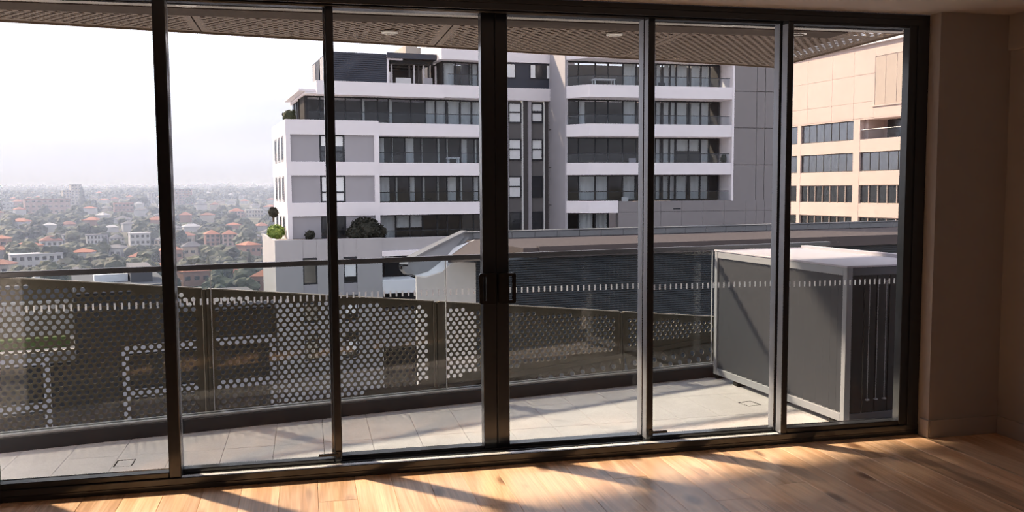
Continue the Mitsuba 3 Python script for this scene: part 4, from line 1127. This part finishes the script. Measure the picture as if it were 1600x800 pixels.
def house_at(x_, y_, z_, yaw, w, l, h, rh, wm, rm, name, label, category, group=None, windows=0, flat=False, rows=1):
    m4 = trimesh.transformations.rotation_matrix(yaw, [0, 0, 1]); m4[:3, 3] = (x_, y_, z_)
    k = put(name, None, None, label=label, category=category, group=group)
    b = bx(-w / 2, w / 2, -l / 2, l / 2, -3.0, h); b.apply_transform(m4)
    put('walls', b, wm, k)
    if flat:
        r = bx(-w / 2 - .25, w / 2 + .25, -l / 2 - .25, l / 2 + .25, h, h + .45)
    else:
        o, rl_ = .45, (max(w, l) - min(w, l)) / 2 + .05
        e = [(sx * (w / 2 + o), sy * (l / 2 + o), h - .02) for sx in (-1, 1) for sy in (-1, 1)] + [(sx * (w / 2 + o), sy * (l / 2 + o), h + .2) for sx in (-1, 1) for sy in (-1, 1)]
        r = hull(e + ([(-rl_, 0, h + rh), (rl_, 0, h + rh)] if w >= l else [(0, -rl_, h + rh), (0, rl_, h + rh)]))
    r.apply_transform(m4)
    put('roof', r, rm, k)
    for q in range(rows):
        for i in range(windows):
            cx = -w / 2 + w * (i + .5) / windows
            zc = h * (q + .55) / rows
            g = bx(cx - w / windows * .28, cx + w / windows * .28, -l / 2 - .06, -l / 2 + .05, zc - min(.8, h / rows * .3), zc + min(.8, h / rows * .3)); g.apply_transform(m4)
            put('window', g, 'house_window', k)


MARKNAME = {('terrace_block', 24): 'long white block', ('apartment_block', 45): 'pink block', ('apartment_tower', 99): 'tan tower', ('apartment_tower', 112): 'grey tower', ('apartment_tower', 268): 'brown tower',
            ('lift_motor_room', 271): 'brown tower', ('apartment_tower', 232): 'slim white tower', ('apartment_house', 321): 'first orange twin', ('apartment_house', 348): 'second orange twin',
            ('flat_house', 371): 'white flat house', ('long_house', 204): 'long pale roof', ('red_roof_house', 66): 'broad red roof', ('terrace_row', 100): 'pale terrace row', ('terrace_row', 137): 'balconied terrace',
            ('gabled_terrace', 172): 'white gables', ('brick_block', 180): 'orange brick flats', ('red_roof_flats', 360): 'pink flats', ('flat_block', 384): 'cream flat block', ('white_block_house', 0): 'high white block', ('corner_house', 352): 'house by the handrail'}


def block(p0, p1, pt, pb, wm, rm, name, label, category, flat=True, l=None, windows=0, rows=1, rh=2.5):
    q = ground_hit((p0 + p1) / 2, pb)
    x_, y_, z_, d = q
    w = (p1 - p0) / FPX * d * .97
    h = (pb - pt) / FPX * d
    if not flat:
        h -= rh
    l = l or w * .8
    yaw = -math.atan2(x_ - EYE[0], y_ - EYE[1]) + .12
    u = np.array([x_ - EYE[0], y_ - EYE[1]]) / d
    MARKS.append(((p0 + p1) / 2, pb, MARKNAME[(name, p0)]))
    free((p0 + p1) / 2, pb, p1 - p0 + 6, (pb - pt) * 1.6)
    house_at(x_ + u[0] * l / 2, y_ + u[1] * l / 2, z_, yaw, w, l, h, rh, wm, rm, name, label, category, None, windows, flat, rows)


block(24, 90, 401, 424, 'house_white', 'roof_pale', 'terrace_block', 'long white two storey building low on the hillside above the handrail', 'building', True, 9, 7, 2)
block(45, 103, 314, 334, 'wall_pink', 'roof_rust', 'apartment_block', 'long pink brick apartment block near the hilltop', 'building', True, 14, 8, 3)
block(99, 111, 300, 320, 'wall_tan', 'roof_pale', 'apartment_tower', 'square tan apartment tower near the dark conifer', 'building', True, 16, 3, 6)
block(112, 126, 292, 320, 'wall_cream', 'roof_slate', 'apartment_tower', 'taller grey cream tower next to the tan tower', 'building', True, 16, 3, 7)
block(268, 298, 297, 320, 'wall_brick', 'roof_slate', 'apartment_tower', 'broad brown apartment tower on the skyline by the first door stile', 'building', True, 22, 6, 6)
block(271, 281, 291, 298, 'wall_brick', 'roof_slate', 'lift_motor_room', 'small brown block rising behind the broad brown tower', 'building', True, 8)
block(232, 240, 303, 318, 'house_white', 'roof_pale', 'apartment_tower', 'slim white tower on the skyline before the first door stile', 'building', True, 10, 2, 5)
block(321, 342, 361, 385, 'wall_brick', 'roof_terracotta', 'apartment_house', 'brick house with an orange hipped roof, first of a matching pair', 'house', False, 9, 3, 3, 2.6)
block(348, 369, 361, 385, 'wall_pink', 'roof_terracotta', 'apartment_house', 'pinkish house with an orange hipped roof, second of a matching pair', 'house', False, 9, 3, 3, 2.6)
block(371, 388, 369, 383, 'house_white', 'roof_pale', 'flat_house', 'white flat roofed house beside the matching orange roofed pair', 'house', True, 8, 3, 2)
block(204, 232, 367, 384, 'house_white', 'roof_pale', 'long_house', 'white house with a long pale roof below the middle of the hillside', 'house', True, 10, 4, 2)
block(66, 94, 371, 387, 'house_white', 'roof_rust', 'red_roof_house', 'white house with a broad red hipped roof in the trees', 'house', False, 9, 4, 1, 2.8)
block(100, 126, 369, 380, 'house_white', 'roof_slate', 'terrace_row', 'pale row of terrace houses left of the tall gables', 'house', True, 9, 5, 2)
block(137, 165, 369, 382, 'house_white', 'roof_slate', 'terrace_row', 'grey white row of balconied terrace houses', 'house', True, 9, 6, 2)
block(172, 192, 368, 382, 'house_white', 'roof_slate', 'gabled_terrace', 'white gabled terrace house with dark windows', 'house', False, 9, 4, 2, 2.5)
block(180, 206, 319, 332, 'wall_brick', 'roof_terracotta', 'brick_block', 'orange brick flats near the top of the hillside', 'building', True, 10, 5, 2)
block(360, 380, 326, 340, 'wall_pink', 'roof_terracotta', 'red_roof_flats', 'pink flats with a red roof near the hilltop', 'building', False, 10, 4, 2, 3)
block(384, 410, 329, 340, 'wall_cream', 'roof_pale', 'flat_block', 'cream flat roofed block near the white building', 'building', True, 10, 6, 2)
block(0, 18, 318, 328, 'house_white', 'roof_pale', 'white_block_house', 'white flat roofed block high on the hillside', 'building', True, 12, 4, 2)
block(352, 376, 418, 436, 'wall_cream', 'roof_terracotta', 'corner_house', 'cream house with an orange roof just under the handrail', 'house', False, 8, 3, 1, 2.5)
for p_, pb_, sz, ci, lab in ((129, 325, 15, 4, 'tall dark conifer standing beside the two pale towers'), (219, 325, 16, 2, 'big round dark tree on the hill near the slim white tower')):
    q = ground_hit(p_, pb_)
    tree(q[0], q[1], sz, 'leaf_dark', ci, lab)
KINDS_ = [('roof_terracotta', 'wall_brick', 'small house with a terracotta roof among the hillside trees', 'terracotta roofed houses on the hillside'),
          ('roof_rust', 'wall_cream', 'small house with a rust red roof among the hillside trees', 'rust roofed houses on the hillside'),
          ('roof_slate', 'house_white', 'small pale house with a grey roof among the hillside trees', 'grey roofed houses on the hillside'),
          ('roof_pale', 'house_white', 'small white house with a pale roof among the hillside trees', 'pale roofed houses on the hillside'),
          ('roof_terracotta', 'house_white', 'small white house with a terracotta roof among the hillside trees', 'white terracotta roofed houses on the hillside'),
          ('roof_slate', 'wall_tan', 'small tan house with a grey roof among the hillside trees', 'tan grey roofed houses on the hillside')]
cnt = 0
for _ in range(9000):
    if cnt >= 205:
        break
    py_ = 306 + 150 * rng.random() ** .8
    px_ = rng.uniform(-70, 425)
    q = ground_hit(px_, py_)
    if q is None or q[3] > 2300:
        continue
    w, l = rng.uniform(8, 13), rng.uniform(7, 10)
    if not free(px_, py_, w / q[3] * FPX * 1.05 + 3, 6.5 / q[3] * FPX + 1):
        continue
    rm, wm, lab, grp = KINDS_[rng.choice((0, 0, 0, 1, 1, 2, 2, 3, 3, 4, 4, 5))]
    house_at(q[0], q[1], q[2], rng.uniform(-.5, .6), w, l, (3.3 if cnt % 2 else 5.8), rng.uniform(1.8, 2.8), wm, rm, 'house', lab.split(' among')[0].replace('small ', 'low ' if cnt % 2 else 'taller ') + ' ' + where(px_, py_), 'house', grp, 3 if q[3] < 620 else 0)
    cnt += 1
n_t = 0
for _ in range(5000):
    if n_t >= 230:
        break
    py_ = 312 + 150 * rng.random() ** .75
    px_ = rng.uniform(-80, 425)
    q = ground_hit(px_, py_)
    if q is None or q[3] > 1900:
        continue
    sz = rng.uniform(5, 9.5) * (1.15 if q[3] > 900 else 1)
    hp = sz * 1.0 / q[3] * FPX
    if not all(abs(px_ - a) > c * .5 + hp * .32 or not (-2 < py_ - b < hp * .9) for a, b, c, d_ in taken) and rng.random() < .96:
        continue
    ci = 4 if rng.random() < .05 else rng.randrange(4)
    tree(q[0], q[1], sz, rng.choice(('leaf_dark', 'leaf_dark', 'leaf_mid', 'leaf_mid', 'leaf_olive')), ci, None, where(px_, py_))
    n_t += 1
# the rest of the wooded slopes, too many and too far to tell apart
ico = trimesh.creation.icosphere(1, 1.0)
iv, fi = np.array(ico.vertices), np.array(ico.faces)
for nm, lo, hi, n, tone in (('distant_trees', 300, 463, 1500, 'leaf_mid'), ('distant_trees', 300, 463, 1700, 'leaf_dark'), ('ridge_trees', 288, 312, 1600, 'leaf_dark')):
    V, F_, c = [], [], 0
    for _ in range(n * 4):
        if c >= n:
            break
        px_, py_ = rng.uniform(-330, 470), rng.uniform(lo, hi)
        q = ground_hit(px_, py_)
        if q is None:
            continue
        s_ = rng.uniform(1.8, 3.6) * (1 + q[3] / 2200)
        hp = s_ * 1.7 / q[3] * FPX
        if lo == 300 and not all(abs(px_ - a) > cc * .5 + hp * .4 or not (-1 < py_ - b < hp) for a, b, cc, d_ in taken):
            continue
        v = iv * (0.75 + .5 * nrg.random((len(iv), 1))) * s_ * np.array([1.15, 1.15, .95]) + np.array([q[0], q[1], q[2] + s_ * .75])
        V.append(v); F_.append(fi + c * len(iv)); c += 1
    put(nm, trimesh.Trimesh(np.vstack(V), np.vstack(F_), process=False), tone, label={'ridge_trees': 'hazy bushland covering the far ridge'}.get(nm, 'dense %s green trees filling the gaps between hillside houses' % ('mid' if tone == 'leaf_mid' else 'dark')), kind='stuff', category='trees')

# morning haze in the valley
scene['haze'] = {'type': 'cube', 'to_world': T().translate([-900, 2750, -12]).scale([2600, 2590, 62]), 'bsdf': {'type': 'ref', 'id': 'null_bsdf'},
                 'interior': {'type': 'homogeneous', 'albedo': {'type': 'rgb', 'value': [0.69, 0.74, 0.86]}, 'sigma_t': {'type': 'rgb', 'value': [0.00060, 0.00064, 0.00072]}}}
labels['haze'] = {'label': 'pale lilac haze lying over the distant valley', 'category': 'haze', 'kind': 'stuff'}
